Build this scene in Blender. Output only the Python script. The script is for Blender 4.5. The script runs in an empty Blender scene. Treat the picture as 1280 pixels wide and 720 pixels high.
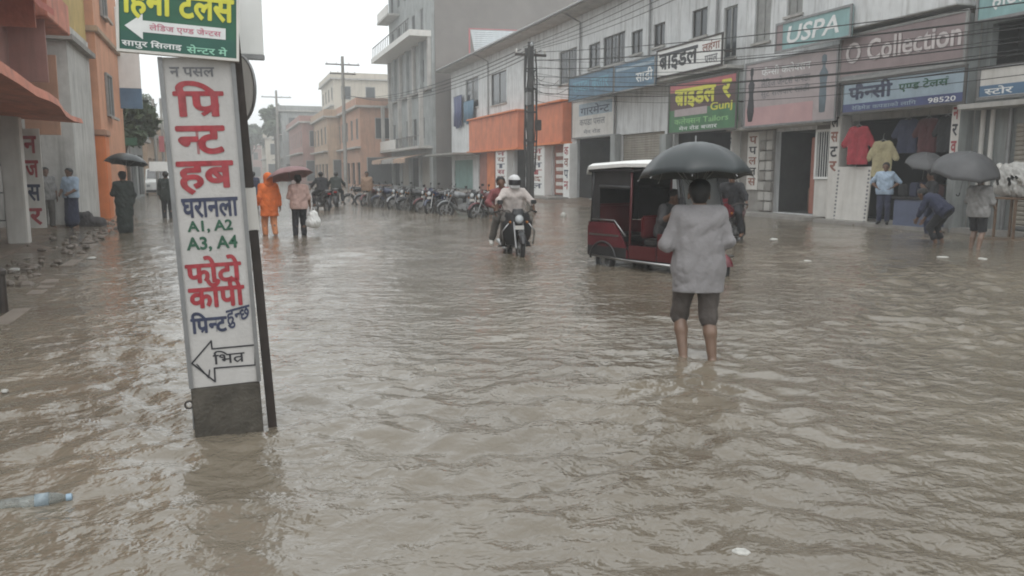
import bpy, bmesh, math, random
import numpy as np
from mathutils import Vector, Matrix
R = math.radians
random.seed(7)
sc = bpy.context.scene
COL = sc.collection

# ------------------------------------------------------------------ camera
PITCH = math.atan(145 / 1000.0)
YAW = math.atan(.355 * math.cos(PITCH))
EYE = 1.55
cam = bpy.data.cameras.new('camera')
cam.sensor_width = 36.0
cam.lens = 36.0 * 1000 / 1280
cam.clip_start = .05
cam.clip_end = 3000
camo = bpy.data.objects.new('camera', cam)
camo.location = (0, 0, EYE)
camo.rotation_euler = (math.pi / 2 - PITCH, 0, -YAW)
COL.objects.link(camo)
sc.camera = camo

# ------------------------------------------------------------------ light
SUN_EL, SUN_ROT = R(62), R(200)
w = bpy.data.worlds.new('World')
sc.world = w
w.use_nodes = True
nt = w.node_tree
nt.nodes.clear()
o_ = nt.nodes.new('ShaderNodeOutputWorld')
bg = nt.nodes.new('ShaderNodeBackground')
sky = nt.nodes.new('ShaderNodeTexSky')
sky.sky_type = 'NISHITA'
sky.sun_disc = False
sky.sun_elevation = SUN_EL
sky.sun_rotation = SUN_ROT
sky.air_density = 1.0
sky.dust_density = 4.0
sky.ozone_density = 1.0
hs = nt.nodes.new('ShaderNodeHueSaturation')          # an overcast deck: nearly colourless
hs.inputs['Saturation'].default_value = .10
mx = nt.nodes.new('ShaderNodeMix')
mx.data_type = 'RGBA'
mx.inputs[0].default_value = .8
mx.inputs[7].default_value = (9.1, 9.55, 9.7, 1)
nt.links.new(sky.outputs[0], hs.inputs['Color'])
nt.links.new(hs.outputs[0], mx.inputs[6])
nt.links.new(mx.outputs[2], bg.inputs['Color'])
bg.inputs['Strength'].default_value = .125
nt.links.new(bg.outputs[0], o_.inputs['Surface'])
sun = bpy.data.lights.new('sun', 'SUN')
sun.energy = .5
sun.angle = R(40)
sun.color = (1, .97, .93)
suno = bpy.data.objects.new('sun', sun)
suno.rotation_euler = (R(90) - SUN_EL, 0, R(180) - SUN_ROT)
COL.objects.link(suno)
sc.view_settings.view_transform = 'Standard'
sc.view_settings.look = 'None'
sc.view_settings.exposure = 0.36
sc.view_settings.gamma = 1.0
sc.render.engine = 'CYCLES'
sc.cycles.use_denoising = True
sc.cycles.max_bounces = 6
sc.cycles.volume_bounces = 1
sc.cycles.filter_width = 1.9


# ------------------------------------------------------------------ photo measuring: points on real planes of the street
def ray(px, py):
    x = (px - 640) / 1000.0
    y = (360 - py) / 1000.0
    fw = math.cos(PITCH) + y * math.sin(PITCH)
    up = -math.sin(PITCH) + y * math.cos(PITCH)
    return (x * math.cos(YAW) + fw * math.sin(YAW), -x * math.sin(YAW) + fw * math.cos(YAW), up)


def on_ground(px, py, z=0.0):
    a, b, c = ray(px, py)
    t = (z - EYE) / c
    return a * t, b * t


def on_x(px, py, X):
    a, b, c = ray(px, py)
    t = X / a
    return b * t, EYE + c * t


def on_y(px, py, Y):
    a, b, c = ray(px, py)
    t = Y / b
    return a * t, EYE + c * t


# ------------------------------------------------------------------ materials
MATS = {}


def mat(name, col, rough=.75, var=.22, scale=2.5, streak=0.0, dirt=(.10, .085, .07), metal=0.0, bump=0.0, spec=.5, ior=None, fine=0.0):
    if name in MATS:
        return MATS[name]
    m = bpy.data.materials.new(name)
    m.use_nodes = True
    n, l = m.node_tree.nodes, m.node_tree.links
    b = n['Principled BSDF']
    b.inputs['Roughness'].default_value = rough
    b.inputs['Metallic'].default_value = metal
    b.inputs['Specular IOR Level'].default_value = spec
    if ior:
        b.inputs['IOR'].default_value = ior
    tc = n.new('ShaderNodeTexCoord')
    nz = n.new('ShaderNodeTexNoise')
    nz.inputs['Scale'].default_value = scale
    nz.inputs['Detail'].default_value = 6
    nz.inputs['Roughness'].default_value = .62
    l.new(tc.outputs['Object'], nz.inputs['Vector'])
    rp = n.new('ShaderNodeValToRGB')
    rp.color_ramp.elements[0].position = .3
    rp.color_ramp.elements[1].position = .7
    lo = [c * (1 - var) for c in col]
    hi = [min(.95, c * (1 + var * .7)) for c in col]
    rp.color_ramp.elements[0].color = (*lo, 1)
    rp.color_ramp.elements[1].color = (*hi, 1)
    l.new(nz.outputs['Fac'], rp.inputs['Fac'])
    out = rp.outputs['Color']
    if streak > 0:
        mp = n.new('ShaderNodeMapping')
        mp.inputs['Scale'].default_value = (2.6, 2.6, .28)
        l.new(tc.outputs['Object'], mp.inputs['Vector'])
        n2 = n.new('ShaderNodeTexNoise')
        n2.inputs['Scale'].default_value = 1.6
        n2.inputs['Detail'].default_value = 7
        n2.inputs['Roughness'].default_value = .65
        l.new(mp.outputs[0], n2.inputs['Vector'])
        r2 = n.new('ShaderNodeMapRange')
        r2.inputs[1].default_value = .48
        r2.inputs[2].default_value = .78
        r2.inputs[3].default_value = 0
        r2.inputs[4].default_value = streak
        l.new(n2.outputs['Fac'], r2.inputs[0])
        mixn = n.new('ShaderNodeMix')
        mixn.data_type = 'RGBA'
        mixn.inputs[7].default_value = (*dirt, 1)
        l.new(r2.outputs[0], mixn.inputs[0])
        l.new(out, mixn.inputs[6])
        out = mixn.outputs[2]
    l.new(out, b.inputs['Base Color'])
    if bump > 0:
        n3 = n.new('ShaderNodeTexNoise')
        n3.inputs['Scale'].default_value = fine or scale * 8
        n3.inputs['Detail'].default_value = 4
        l.new(tc.outputs['Object'], n3.inputs['Vector'])
        bp = n.new('ShaderNodeBump')
        bp.inputs['Strength'].default_value = bump
        bp.inputs['Distance'].default_value = .02
        l.new(n3.outputs['Fac'], bp.inputs['Height'])
        l.new(bp.outputs[0], b.inputs['Normal'])
    MATS[name] = m
    return m


WHITE_WALL = mat('limewash white wall', (.64, .65, .65), .85, .14, 1.2, .8, (.2, .19, .18), bump=.2)
GREY_WALL = mat('weathered grey render', (.31, .325, .32), .88, .25, .9, .85, (.12, .115, .105), bump=.25)
PINKGREY = mat('pinkish grey plaster', (.19, .172, .16), .9, .14, .5, .4, (.2, .18, .16), bump=.2)
CREAM_WALL = mat('cream painted wall', (.55, .50, .42), .85, .12, .6, .45, (.26, .22, .18), bump=.15)
PEACH = mat('peach painted wall', (.44, .25, .17), .85, .2, .9, .65, (.2, .13, .1), bump=.15)
PEACH2 = mat('faded peach wall', (.42, .30, .21), .85, .2, .9, .65, (.2, .15, .12), bump=.15)
ROSE = mat('rose brown wall', (.34, .19, .165), .85, .18, .8, .45, (.14, .1, .09), bump=.15)
SALMON = mat('salmon paint', (.56, .22, .15), .75, .28, 1.6, .7, (.2, .12, .1), bump=.3)
ORANGE = mat('orange paint', (.58, .18, .085), .7, .2, 1.2, .65, (.24, .1, .07))
DEEP_ORANGE = mat('bright orange paint', (.66, .195, .06), .65, .18, 1.2, .35, (.2, .08, .04))
YELLOW_WALL = mat('ochre yellow wall', (.5, .36, .13), .8, .2, 1.2, .5, (.18, .13, .07))
CONCRETE = mat('bare wet concrete', (.27, .255, .235), .8, .22, 1.4, .5, (.1, .09, .08), bump=.3)
LIGHT_CONC = mat('pale concrete', (.42, .405, .38), .85, .2, 1.2, .55, (.15, .135, .12), bump=.3)
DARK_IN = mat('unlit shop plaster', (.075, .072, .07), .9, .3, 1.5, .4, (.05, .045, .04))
SHUTTER_BEIGE = mat('beige rolling shutter', (.33, .30, .255), .6, .15, 1.5, .5, (.12, .1, .08), .3)
SHUTTER_RED = mat('rust red shutter', (.36, .14, .10), .6, .2, 1.5, .4, (.13, .08, .06))
TEAL = mat('faded teal paint', (.22, .36, .33), .7, .18, 1.2, .4, (.1, .12, .1))
WINDOW_DARK = mat('dark window pane', (.045, .05, .055), .12, .2, 3, spec=.6)
FRAME_DARK = mat('dark window frame', (.09, .085, .08), .6, .2, 4)
FRAME_GREY = mat('grey painted timber', (.28, .28, .27), .7, .2, 4)
WHITE_PAINT = mat('white paint', (.74, .74, .72), .5, .07, 3, .2, (.4, .38, .34))
OFFWHITE = mat('soiled white board', (.60, .58, .545), .55, .1, 3, .4, (.3, .27, .23))
SIGN_GREEN = mat('deep green vinyl', (.025, .115, .065), .35, .2, 5, .35, (.07, .12, .09))
SIGN_BLUE = mat('blue vinyl', (.09, .17, .27), .4, .2, 2, .25, (.18, .2, .22))
SIGN_NAVY = mat('navy vinyl', (.06, .075, .18), .4, .2, 2)
SIGN_TEAL = mat('turquoise vinyl', (.22, .37, .37), .4, .2, 2, .5, (.12, .2, .2))
SIGN_PINK = mat('pale pink vinyl', (.40, .34, .34), .5, .18, 1.6, .55, (.28, .24, .24))
SIGN_PINK2 = mat('rose pink vinyl', (.47, .29, .29), .5, .12, 1.2, .2, (.28, .24, .24))
SIGN_MAUVE = mat('grey mauve vinyl', (.27, .21, .21), .5, .18, 1.6, .5, (.18, .15, .15))
SIGN_PALEBLUE = mat('pale blue vinyl', (.30, .38, .44), .45, .2, 2, .5, (.2, .24, .27))
SIGN_GREEN2 = mat('leaf green vinyl', (.04, .16, .06), .4, .25, 2, .45, (.1, .14, .1))
SIGN_DARK = mat('dark maroon vinyl', (.08, .035, .035), .4, .2, 2)
SIGN_RED = mat('red pink vinyl', (.42, .12, .13), .5, .2, 2)
TARP_BLUE = mat('blue tarpaulin', (.085, .17, .25), .5, .3, 2.5, .3, (.2, .24, .27), bump=.3)
RED_INK = mat('red lettering paint', (.33, .035, .045), .5, .35, 22, .35, (.42, .26, .25))
BLACK_INK = mat('black lettering paint', (.03, .03, .035), .5, .25, 14)
NAVY_INK = mat('navy lettering paint', (.04, .048, .09), .5, .3, 22, .25, (.2, .2, .22))
GREEN_INK = mat('dark green lettering paint', (.03, .10, .06), .5, .25, 14)
YELLOW_INK = mat('yellow lettering', (.62, .60, .07), .5, .12, 10)
WHITE_INK = mat('white lettering', (.72, .73, .72), .5, .08, 10)
PINK_INK = mat('pink lettering', (.55, .19, .25), .5, .2, 10)
GREY_INK = mat('worn grey lettering', (.17, .17, .18), .5, .3, 14)
BROWN_INK = mat('brown lettering', (.25, .10, .07), .5, .3, 14)
TIN = mat('dirty galvanised tin', (.09, .08, .066), .5, .5, 6, .8, (.045, .036, .028), .25, bump=.3)
DARK_METAL = mat('dark rusted iron', (.06, .05, .045), .55, .35, 6, .4, (.09, .05, .03), .4)
GREY_METAL = mat('grey steel', (.25, .25, .25), .45, .2, 5, .3, (.1, .08, .06), .6)
CHROME = mat('worn chrome', (.34, .34, .34), .35, .2, 6, metal=1.0)
BLACK_PLASTIC = mat('black plastic', (.022, .022, .024), .4, .25, 6)
RUBBER = mat('tyre rubber', (.028, .027, .026), .8, .25, 8)
SEAT_BLACK = mat('black seat vinyl', (.03, .028, .028), .45, .25, 6)
CANVAS_BLACK = mat('black rexine canopy', (.03, .029, .03), .55, .3, 4)
RED_PAINT = mat('red vehicle paint', (.115, .012, .02), .3, .4, 3, .35, (.09, .07, .055))
RED_DARK = mat('dark red vehicle paint', (.10, .016, .018), .3, .2, 3)
BLUE_PAINT = mat('dark blue vehicle paint', (.02, .027, .06), .25, .15, 3)
BLACK_PAINT = mat('black vehicle paint', (.02, .02, .022), .2, .2, 3)
SILVER_PAINT = mat('silver vehicle paint', (.2, .205, .21), .35, .1, 3, metal=.4)
LAMP_GLASS = mat('headlamp lens', (.42, .44, .45), .08, .05, 3)
TAIL_RED = mat('tail lamp lens', (.4, .02, .02), .15, .1, 3)
AMBER = mat('amber indicator lens', (.3, .11, .02), .2, .1, 3)
SKIN = mat('brown skin', (.155, .085, .055), .55, .12, 9)
SKIN_WET = mat('wet brown skin', (.19, .12, .085), .35, .15, 9)
HAIR = mat('black hair', (.012, .011, .011), .5, .3, 40, bump=.5, fine=160)
EYE_WHITE = mat('eye', (.25, .22, .2), .2, .1, 6)
CLOTH = lambda n, c: mat(n + ' cloth', c, .88, .26, 6, .35, tuple(v * .5 for v in c), bump=.5, fine=30)
WOOD = mat('old timber', (.15, .095, .06), .8, .3, 4, .3)
MUD = mat('wet brown mud', (.135, .098, .07), .4, .35, 1.6, bump=.8, fine=9)
BED = mat('drowned road bed', (.13, .10, .08), .9, .3, .7)
UMB_BLACK = mat('black umbrella cloth', (.030, .036, .038), .38, .2, 4)
UMB_GREY = mat('charcoal umbrella cloth', (.075, .075, .078), .55, .2, 4)
UMB_MAUVE = mat('dull mauve umbrella cloth', (.27, .16, .16), .7, .2, 4)
BARK = mat('tree bark', (.09, .07, .055), .9, .3, 5, bump=.6)
LEAF = [mat('leaf green a', (.055, .085, .04), .6, .3, .8), mat('leaf green b', (.075, .105, .055), .6, .3, .8)]


def glass_mat():
    m = bpy.data.materials.new('clear plastic')
    m.use_nodes = True
    b = m.node_tree.nodes['Principled BSDF']
    b.inputs['Base Color'].default_value = (.62, .66, .64, 1)
    b.inputs['Roughness'].default_value = .12
    b.inputs['Transmission Weight'].default_value = .85
    b.inputs['IOR'].default_value = 1.33
    return m


CLEAR = glass_mat()
TINT = bpy.data.materials.new('dull windshield plastic')
TINT.use_nodes = True
_b = TINT.node_tree.nodes['Principled BSDF']
_b.inputs['Base Color'].default_value = (.34, .36, .36, 1)
_b.inputs['Transmission Weight'].default_value = .9
_b.inputs['Roughness'].default_value = .3
_b.inputs['IOR'].default_value = 1.15


# ------------------------------------------------------------------ mesh helpers
class MB:
    def __init__(s):
        s.v, s.f = [], []

    def add(s, vs, fs):
        k = len(s.v)
        s.v += [tuple(p) for p in vs]
        s.f += [tuple(i + k for i in f) for f in fs]
        return s

    def box(s, x0, x1, y0, y1, z0, z1, M=None):
        vs = [(x, y, z) for z in (z0, z1) for y in (y0, y1) for x in (x0, x1)]
        if M is not None:
            vs = [M @ Vector(p) for p in vs]
        return s.add(vs, [(0, 2, 3, 1), (4, 5, 7, 6), (0, 1, 5, 4), (2, 6, 7, 3), (0, 4, 6, 2), (1, 3, 7, 5)])

    def rbox(s, x0, x1, y0, y1, z0, z1, r=.02, M=None):
        """box with chamfered edges"""
        bm = bmesh.new()
        bmesh.ops.create_cube(bm, size=1)
        for q in bm.verts:
            q.co = Vector((x0 + (q.co.x + .5) * (x1 - x0), y0 + (q.co.y + .5) * (y1 - y0), z0 + (q.co.z + .5) * (z1 - z0)))
        bmesh.ops.bevel(bm, geom=bm.edges[:], offset=r, segments=2, affect='EDGES')
        bm.verts.index_update()
        vs = [(M @ q.co if M is not None else q.co.copy()) for q in bm.verts]
        fs = [[q.index for q in f.verts] for f in bm.faces]
        bm.free()
        return s.add(vs, fs)

    def tube(s, pts, r, n=8, caps=True, rs=None):
        pts = [Vector(p) for p in pts]
        m = len(pts)
        vs = []
        up0 = None
        for i, p in enumerate(pts):
            t = (pts[min(i + 1, m - 1)] - pts[max(i - 1, 0)]).normalized()
            if up0 is None:
                a = Vector((0, 0, 1)) if abs(t.z) < .9 else Vector((1, 0, 0))
            else:
                a = up0
            u = (a - t * a.dot(t)).normalized()
            up0 = u
            q = t.cross(u)
            rr = rs[i] if rs else r
            for k in range(n):
                an = 2 * math.pi * k / n
                vs.append(p + u * math.cos(an) * rr + q * math.sin(an) * rr)
        fs = []
        for i in range(m - 1):
            for k in range(n):
                k2 = (k + 1) % n
                fs.append((i * n + k, i * n + k2, (i + 1) * n + k2, (i + 1) * n + k))
        if caps:
            fs.append(tuple(range(n - 1, -1, -1)))
            fs.append(tuple((m - 1) * n + k for k in range(n)))
        return s.add(vs, fs)

    def lathe(s, prof, n=16, M=None):
        """prof: (r, z) from bottom to top"""
        vs = []
        for (r, z) in prof:
            for k in range(n):
                a = 2 * math.pi * k / n
                vs.append(Vector((r * math.cos(a), r * math.sin(a), z)))
        if M is not None:
            vs = [M @ p for p in vs]
        fs = []
        for i in range(len(prof) - 1):
            for k in range(n):
                k2 = (k + 1) % n
                fs.append((i * n + k, i * n + k2, (i + 1) * n + k2, (i + 1) * n + k))
        fs.append(tuple(range(n - 1, -1, -1)))
        fs.append(tuple((len(prof) - 1) * n + k for k in range(n)))
        return s.add(vs, fs)

    def torus(s, Rr, r, n=28, m=10, M=None):
        vs, fs = [], []
        for i in range(n):
            a = 2 * math.pi * i / n
            for j in range(m):
                b = 2 * math.pi * j / m
                p = Vector(((Rr + r * math.cos(b)) * math.cos(a), (Rr + r * math.cos(b)) * math.sin(a), r * math.sin(b)))
                vs.append(M @ p if M is not None else p)
        for i in range(n):
            for j in range(m):
                fs.append((i * m + j, ((i + 1) % n) * m + j, ((i + 1) % n) * m + (j + 1) % m, i * m + (j + 1) % m))
        return s.add(vs, fs)

    def prism(s, poly, y0, y1, M=None):
        """poly in (x, z), extruded along y"""
        n = len(poly)
        vs = [Vector((x, y0, z)) for x, z in poly] + [Vector((x, y1, z)) for x, z in poly]
        if M is not None:
            vs = [M @ p for p in vs]
        fs = [tuple(range(n)), tuple(range(2 * n - 1, n - 1, -1))]
        for i in range(n):
            j = (i + 1) % n
            fs.append((i, i + n, j + n, j))
        return s.add(vs, fs)

    def loft(s, rings, closed=True, caps=True):
        n = len(rings[0])
        vs = [p for r in rings for p in r]
        fs = []
        for i in range(len(rings) - 1):
            for k in range(n if closed else n - 1):
                k2 = (k + 1) % n
                fs.append((i * n + k, i * n + k2, (i + 1) * n + k2, (i + 1) * n + k))
        if caps:
            fs.append(tuple(range(n - 1, -1, -1)))
            fs.append(tuple((len(rings) - 1) * n + k for k in range(n)))
        return s.add(vs, fs)

    def quad(s, a, b, c, d):
        return s.add([a, b, c, d], [(0, 1, 2, 3)])

    def build(s, name, m, parent=None, smooth=False, fixn=True):
        me = bpy.data.meshes.new(name)
        me.from_pydata([tuple(p) for p in s.v], [], s.f)
        if fixn:
            bm = bmesh.new()
            bm.from_mesh(me)
            bmesh.ops.recalc_face_normals(bm, faces=bm.faces[:])
            bm.to_mesh(me)
            bm.free()
        me.materials.append(m)
        o = bpy.data.objects.new(name, me)
        COL.objects.link(o)
        if parent is not None:
            o.parent = parent
        if smooth:
            me.shade_smooth()
            if smooth == 'auto':
                me.set_sharp_from_angle(angle=R(40))
        return o


def tag(o, label=None, cat=None, group=None, kind=None):
    for k, v in (('label', label), ('category', cat), ('group', group), ('kind', kind)):
        if v:
            o[k] = v
    return o


def thing(name, label, cat, loc=(0, 0, 0), rz=0.0, group=None, rot=None):
    o = bpy.data.objects.new(name, None)
    o.empty_display_size = .2
    COL.objects.link(o)
    o.location = loc
    o.rotation_euler = rot if rot else (0, 0, rz)
    return tag(o, label, cat, group)


def kids(o):
    return [c for c in bpy.data.objects if c.parent == o]


def copy_tree(o, parent=None):
    c = o.copy()
    COL.objects.link(c)
    c.parent = parent
    for ch in kids(o):
        copy_tree(ch, c)
    return c


# ------------------------------------------------------------------ lettering (flat paint, Devanagari composed by hand)
def glyph_run(body, bold):
    cu = bpy.data.curves.new('glyph', 'FONT')
    cu.body = body
    cu.size = 1
    cu.offset = bold
    cu.resolution_u = 3
    ob = bpy.data.objects.new('glyph', cu)
    COL.objects.link(ob)
    me = bpy.data.meshes.new_from_object(ob)
    bpy.data.objects.remove(ob)
    bpy.data.curves.remove(cu)
    vs = [(p.co.x, p.co.y) for p in me.vertices]
    fs = [tuple(p.vertices) for p in me.polygons]
    bpy.data.meshes.remove(me)
    return vs, fs


def clip_right(vs, fs, xc):
    bm = bmesh.new()
    bv = [bm.verts.new((x, y, 0)) for x, y in vs]
    for f in fs:
        try:
            bm.faces.new([bv[i] for i in f])
        except ValueError:
            pass
    bmesh.ops.bisect_plane(bm, geom=bm.verts[:] + bm.edges[:] + bm.faces[:], plane_co=(xc, 0, 0), plane_no=(1, 0, 0), clear_outer=True)
    bm.verts.index_update()
    out = [(q.co.x, q.co.y) for q in bm.verts], [tuple(q.index for q in f.verts) for f in bm.faces]
    bm.free()
    return out


CONS = set('कखगघङचछजझञटठडढणतथदधनपफबभमयरलवशषसह')


def shape(text):
    """Devanagari syllables into visual order; 'X/' = half form, '^' = subjoined ra, '~' = reph"""
    out, run, i = [], '', 0

    def flush():
        nonlocal run
        if run:
            out.append(run)
        run = ''
    while i < len(text):
        c = text[i]
        if c not in CONS:
            run += c
            i += 1
            continue
        cl = [c]
        i += 1
        while i + 1 < len(text) and text[i] == '्' and text[i + 1] in CONS:
            cl.append(text[i + 1])
            i += 2
        short_i = i < len(text) and text[i] == 'ि'
        if short_i:
            i += 1
            run += 'ि'
        reph = len(cl) > 1 and cl[0] == 'र'
        if reph:
            cl = cl[1:]
        sub_ra = len(cl) > 1 and cl[-1] == 'र'
        if sub_ra:
            cl = cl[:-1]
        for h in cl[:-1]:
            flush()
            out.append(h + '/')
        run += cl[-1]
        if sub_ra:
            flush()
            out.append('^')
        if reph:
            while i < len(text) and text[i] in 'ािीुूेैोौ':
                run += text[i]
                i += 1
            flush()
            out.append('~')
    flush()
    return out


def compose(text, bold=.015):
    tokens = shape(text)
    V, F = [], []
    pen = 0.0
    last = (0, 0)
    off = min(bold, .014)
    ex = max(0, bold - .014)

    def put(vs, fs, dx):
        for ox, oz in (((-ex, 0), (ex, 0), (0, -ex), (0, ex)) if ex > .004 else ((0, 0),)):
            k = len(V)
            V.extend((x + dx + ox, y + oz) for x, y in vs)
            F.extend(tuple(i + k for i in f) for f in fs)

    for t in tokens:
        if t == '^':
            x1 = last[1] - .11
            th = .036
            put([(x1, .32), (x1, .32 - 2.4 * th), (x1 - .27, .0), (x1 - .31, .0 + 1.7 * th)], [(0, 3, 2, 1)], 0)
            continue
        if t == '~':
            x1 = last[1] - .12
            an = (0, .6, 1.2, 1.8, 2.4, 3.0)
            pts = [(x1 + .10 * math.cos(a), .72 + .12 * math.sin(a)) for a in an]
            inn = [(x1 + .055 * math.cos(a), .72 + .075 * math.sin(a)) for a in an]
            for i in range(5):
                put([pts[i], pts[i + 1], inn[i + 1], inn[i]], [(0, 1, 2, 3)], 0)
            continue
        half = t.endswith('/') and len(t) > 1
        vs, fs = glyph_run(t[:-1] if half else t, off)
        if not vs:
            pen += .3
            continue
        x0 = min(p[0] for p in vs)
        x1 = max(p[0] for p in vs)
        if half:
            x1 = x0 + (x1 - x0) * .66
            vs, fs = clip_right(vs, fs, x1)
        put(vs, fs, pen - x0 - off)
        last = (pen, pen + x1 - x0)
        pen += x1 - x0 - 2 * off + (.3 if t.endswith(' ') else 0)
    return V, F


def islands(n, F):
    par = list(range(n))

    def find(i):
        while par[i] != i:
            par[i] = par[par[i]]
            i = par[i]
        return i
    for f in F:
        r0 = find(f[0])
        for q in f[1:]:
            par[find(q)] = r0
    ids = {}
    return [ids.setdefault(find(i), len(ids)) for i in range(n)]


def lettering(parent, m, tokens, x0, x1, z0, z1, y=-.004, bold=.015, slant=0.0, name='lettering', fit=False, rise=0.0):
    """paint TOKENS into the box x0..x1, z0..z1 of the parent's front face (local y, facing -y)"""
    V, F = compose(tokens, bold)
    ax, bx = min(p[0] for p in V), max(p[0] for p in V)
    az, bz = min(p[1] for p in V), max(p[1] for p in V)
    sx = (x1 - x0) / (bx - ax)
    sz = (z1 - z0) / (bz - az)
    mb = MB()
    mb.v = []
    isl = islands(len(V), F)
    st = .0012 / (max(isl) + 1)                          # overlapping strokes lie a hair above one another
    for p, q in zip(V, isl):
        u = (p[0] - ax) * sx
        h = (p[1] - az) * sz
        mb.v.append((x0 + u + slant * h, y - st * q, z0 + h + rise * u))
    mb.f = F
    return mb.build(name, m, parent, fixn=False)


# ------------------------------------------------------------------ implicit surfaces for people and garments
def surface_nets(F, org, h):
    S = F < 0
    nx, ny, nz = F.shape
    c = [(i, j, k) for i in (0, 1) for j in (0, 1) for k in (0, 1)]
    sl = lambda d, n: slice(d, n - 1 + d)
    tot = np.zeros((nx - 1, ny - 1, nz - 1), np.int8)
    for (i, j, k) in c:
        tot += S[sl(i, nx), sl(j, ny), sl(k, nz)]
    act = (tot > 0) & (tot < 8)
    idx = np.argwhere(act)
    acc = np.zeros((len(idx), 3))
    cnt = np.zeros(len(idx))
    for a in c:
        for ax in range(3):
            if a[ax]:
                continue
            b = list(a)
            b[ax] = 1
            fa = F[idx[:, 0] + a[0], idx[:, 1] + a[1], idx[:, 2] + a[2]]
            fb = F[idx[:, 0] + b[0], idx[:, 1] + b[1], idx[:, 2] + b[2]]
            m = (fa < 0) != (fb < 0)
            t = np.where(m, fa / np.where(m, fa - fb, 1), 0)
            p = np.tile(np.array(a, float), (len(idx), 1))
            p[:, ax] += t
            acc += np.where(m[:, None], p, 0)
            cnt += m
    V = (idx + acc / cnt[:, None]) * h + org
    num = -np.ones(act.shape, np.int64)
    num[tuple(idx.T)] = np.arange(len(idx))
    Q = []
    for ax in range(3):
        sh = [nx, ny, nz]
        lo = [slice(1, n - 1) for n in sh]
        lo[ax] = slice(0, sh[ax] - 1)
        hi = list(lo)
        hi[ax] = slice(1, sh[ax])
        A, B = S[tuple(lo)], S[tuple(hi)]
        e = np.argwhere(A != B)
        flip = A[tuple(e.T)]
        e = e + np.array([0 if d == ax else 1 for d in range(3)])
        o1, o2 = [d for d in range(3) if d != ax]
        q = []
        for (d1, d2) in ((-1, -1), (0, -1), (0, 0), (-1, 0)):
            g = e.copy()
            g[:, o1] += d1
            g[:, o2] += d2
            q.append(num[tuple(g.T)])
        q = np.stack(q, 1)
        if ax == 1:
            flip = ~flip
        q[~flip] = q[~flip][:, ::-1]
        Q.append(q)
    return V, np.concatenate(Q)


class Blob:
    """smooth union of tapered capsules on a grid"""

    def __init__(s, h=.011):
        s.h, s.p, s.clip = h, [], []
        s.fold = 0
        s.sub = []

    def cone(s, a, b, ra, rb=None, k=.025):
        s.p.append((Vector(a), Vector(b), ra, ra if rb is None else rb, k))
        return s

    def mesh(s, name, m, parent, seed=0):
        h = s.h
        lo = np.min([[min(a[i] - ra, b[i] - rb) for i in range(3)] for a, b, ra, rb, k in s.p], 0) - .05
        hi = np.max([[max(a[i] + ra, b[i] + rb) for i in range(3)] for a, b, ra, rb, k in s.p], 0) + .05
        n = np.ceil((hi - lo) / h).astype(int) + 1
        F = np.full(n, 1.0, np.float32)
        gx = [lo[i] + h * np.arange(n[i]) for i in range(3)]
        for a, b, ra, rb, k in s.p:
            pad = max(ra, rb) + .06
            i0 = [max(0, int((min(a[i], b[i]) - pad - lo[i]) / h)) for i in range(3)]
            i1 = [min(n[i], int((max(a[i], b[i]) + pad - lo[i]) / h) + 2) for i in range(3)]
            sl = tuple(slice(p, q) for p, q in zip(i0, i1))
            X, Y, Z = np.meshgrid(*[gx[i][sl[i]] for i in range(3)], indexing='ij', sparse=True)
            d = b - a
            L2 = max(d.length_squared, 1e-9)
            t = np.clip(((X - a.x) * d.x + (Y - a.y) * d.y + (Z - a.z) * d.z) / L2, 0, 1)
            D = np.sqrt((X - a.x - t * d.x) ** 2 + (Y - a.y - t * d.y) ** 2 + (Z - a.z - t * d.z) ** 2) - (ra + (rb - ra) * t)
            G = F[sl]
            if k > 0:
                hh = np.clip(.5 + .5 * (G - D) / k, 0, 1)
                F[sl] = G * (1 - hh) + D * hh - k * hh * (1 - hh)
            else:
                F[sl] = np.minimum(G, D)
        X, Y, Z = np.meshgrid(*gx, indexing='ij', sparse=True)
        if s.fold:
            r = np.random.RandomState(seed + 3)
            N = 0
            for q in range(7):
                sc_ = 1.0 if q < 3 else 2.1
                kx, ky, kz = [v * sc_ for v in r.uniform(-26, 26, 2).tolist() + [r.uniform(-16, 16)]]
                wv_ = np.sin(X * kx + Y * ky + Z * kz + r.uniform(0, 6) + 1.3 * np.sin(Z * 9 + X * 7 + q))
                N = N + (wv_ if q % 2 else 1.2 - 2.2 * np.abs(wv_) ** .7)
            F = F + (s.fold * N / 2.2).astype(np.float32)
        for (p, nn) in s.clip:                       # keep where dot(x-p, n) > 0
            F = np.maximum(F, -((X - p[0]) * nn[0] + (Y - p[1]) * nn[1] + (Z - p[2]) * nn[2])).astype(np.float32)
        for (cc, rr) in s.sub:
            F = np.maximum(F, rr - np.sqrt((X - cc[0]) ** 2 + (Y - cc[1]) ** 2 + (Z - cc[2]) ** 2)).astype(np.float32)
        V, Q = surface_nets(F, lo, h)
        me = bpy.data.meshes.new(name)
        me.from_pydata(V.tolist(), [], Q.tolist())
        me.materials.append(m)
        me.shade_smooth()
        o = bpy.data.objects.new(name, me)
        COL.objects.link(o)
        if parent is not None:
            o.parent = parent
        return o


def V3(*a):
    return Vector(a)


STAND = dict(head=(0, .025, 1.585), face=(0, 1, 0), neck=(0, -.005, 1.44), chest=(0, 0, 1.27), pelvis=(0, 0, .93),
             sl=(-.172, -.005, 1.385), sr=(.172, -.005, 1.385), el=(-.235, -.03, 1.12), er=(.235, -.03, 1.12),
             wl=(-.24, .05, .88), wr=(.24, .05, .88), hl=(-.085, 0, .90), hr=(.085, 0, .90),
             kl=(-.10, .03, .49), kr=(.10, .03, .49), al=(-.105, -.01, .085), ar=(.105, -.01, .085), foot=(0, 1, 0))


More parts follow.
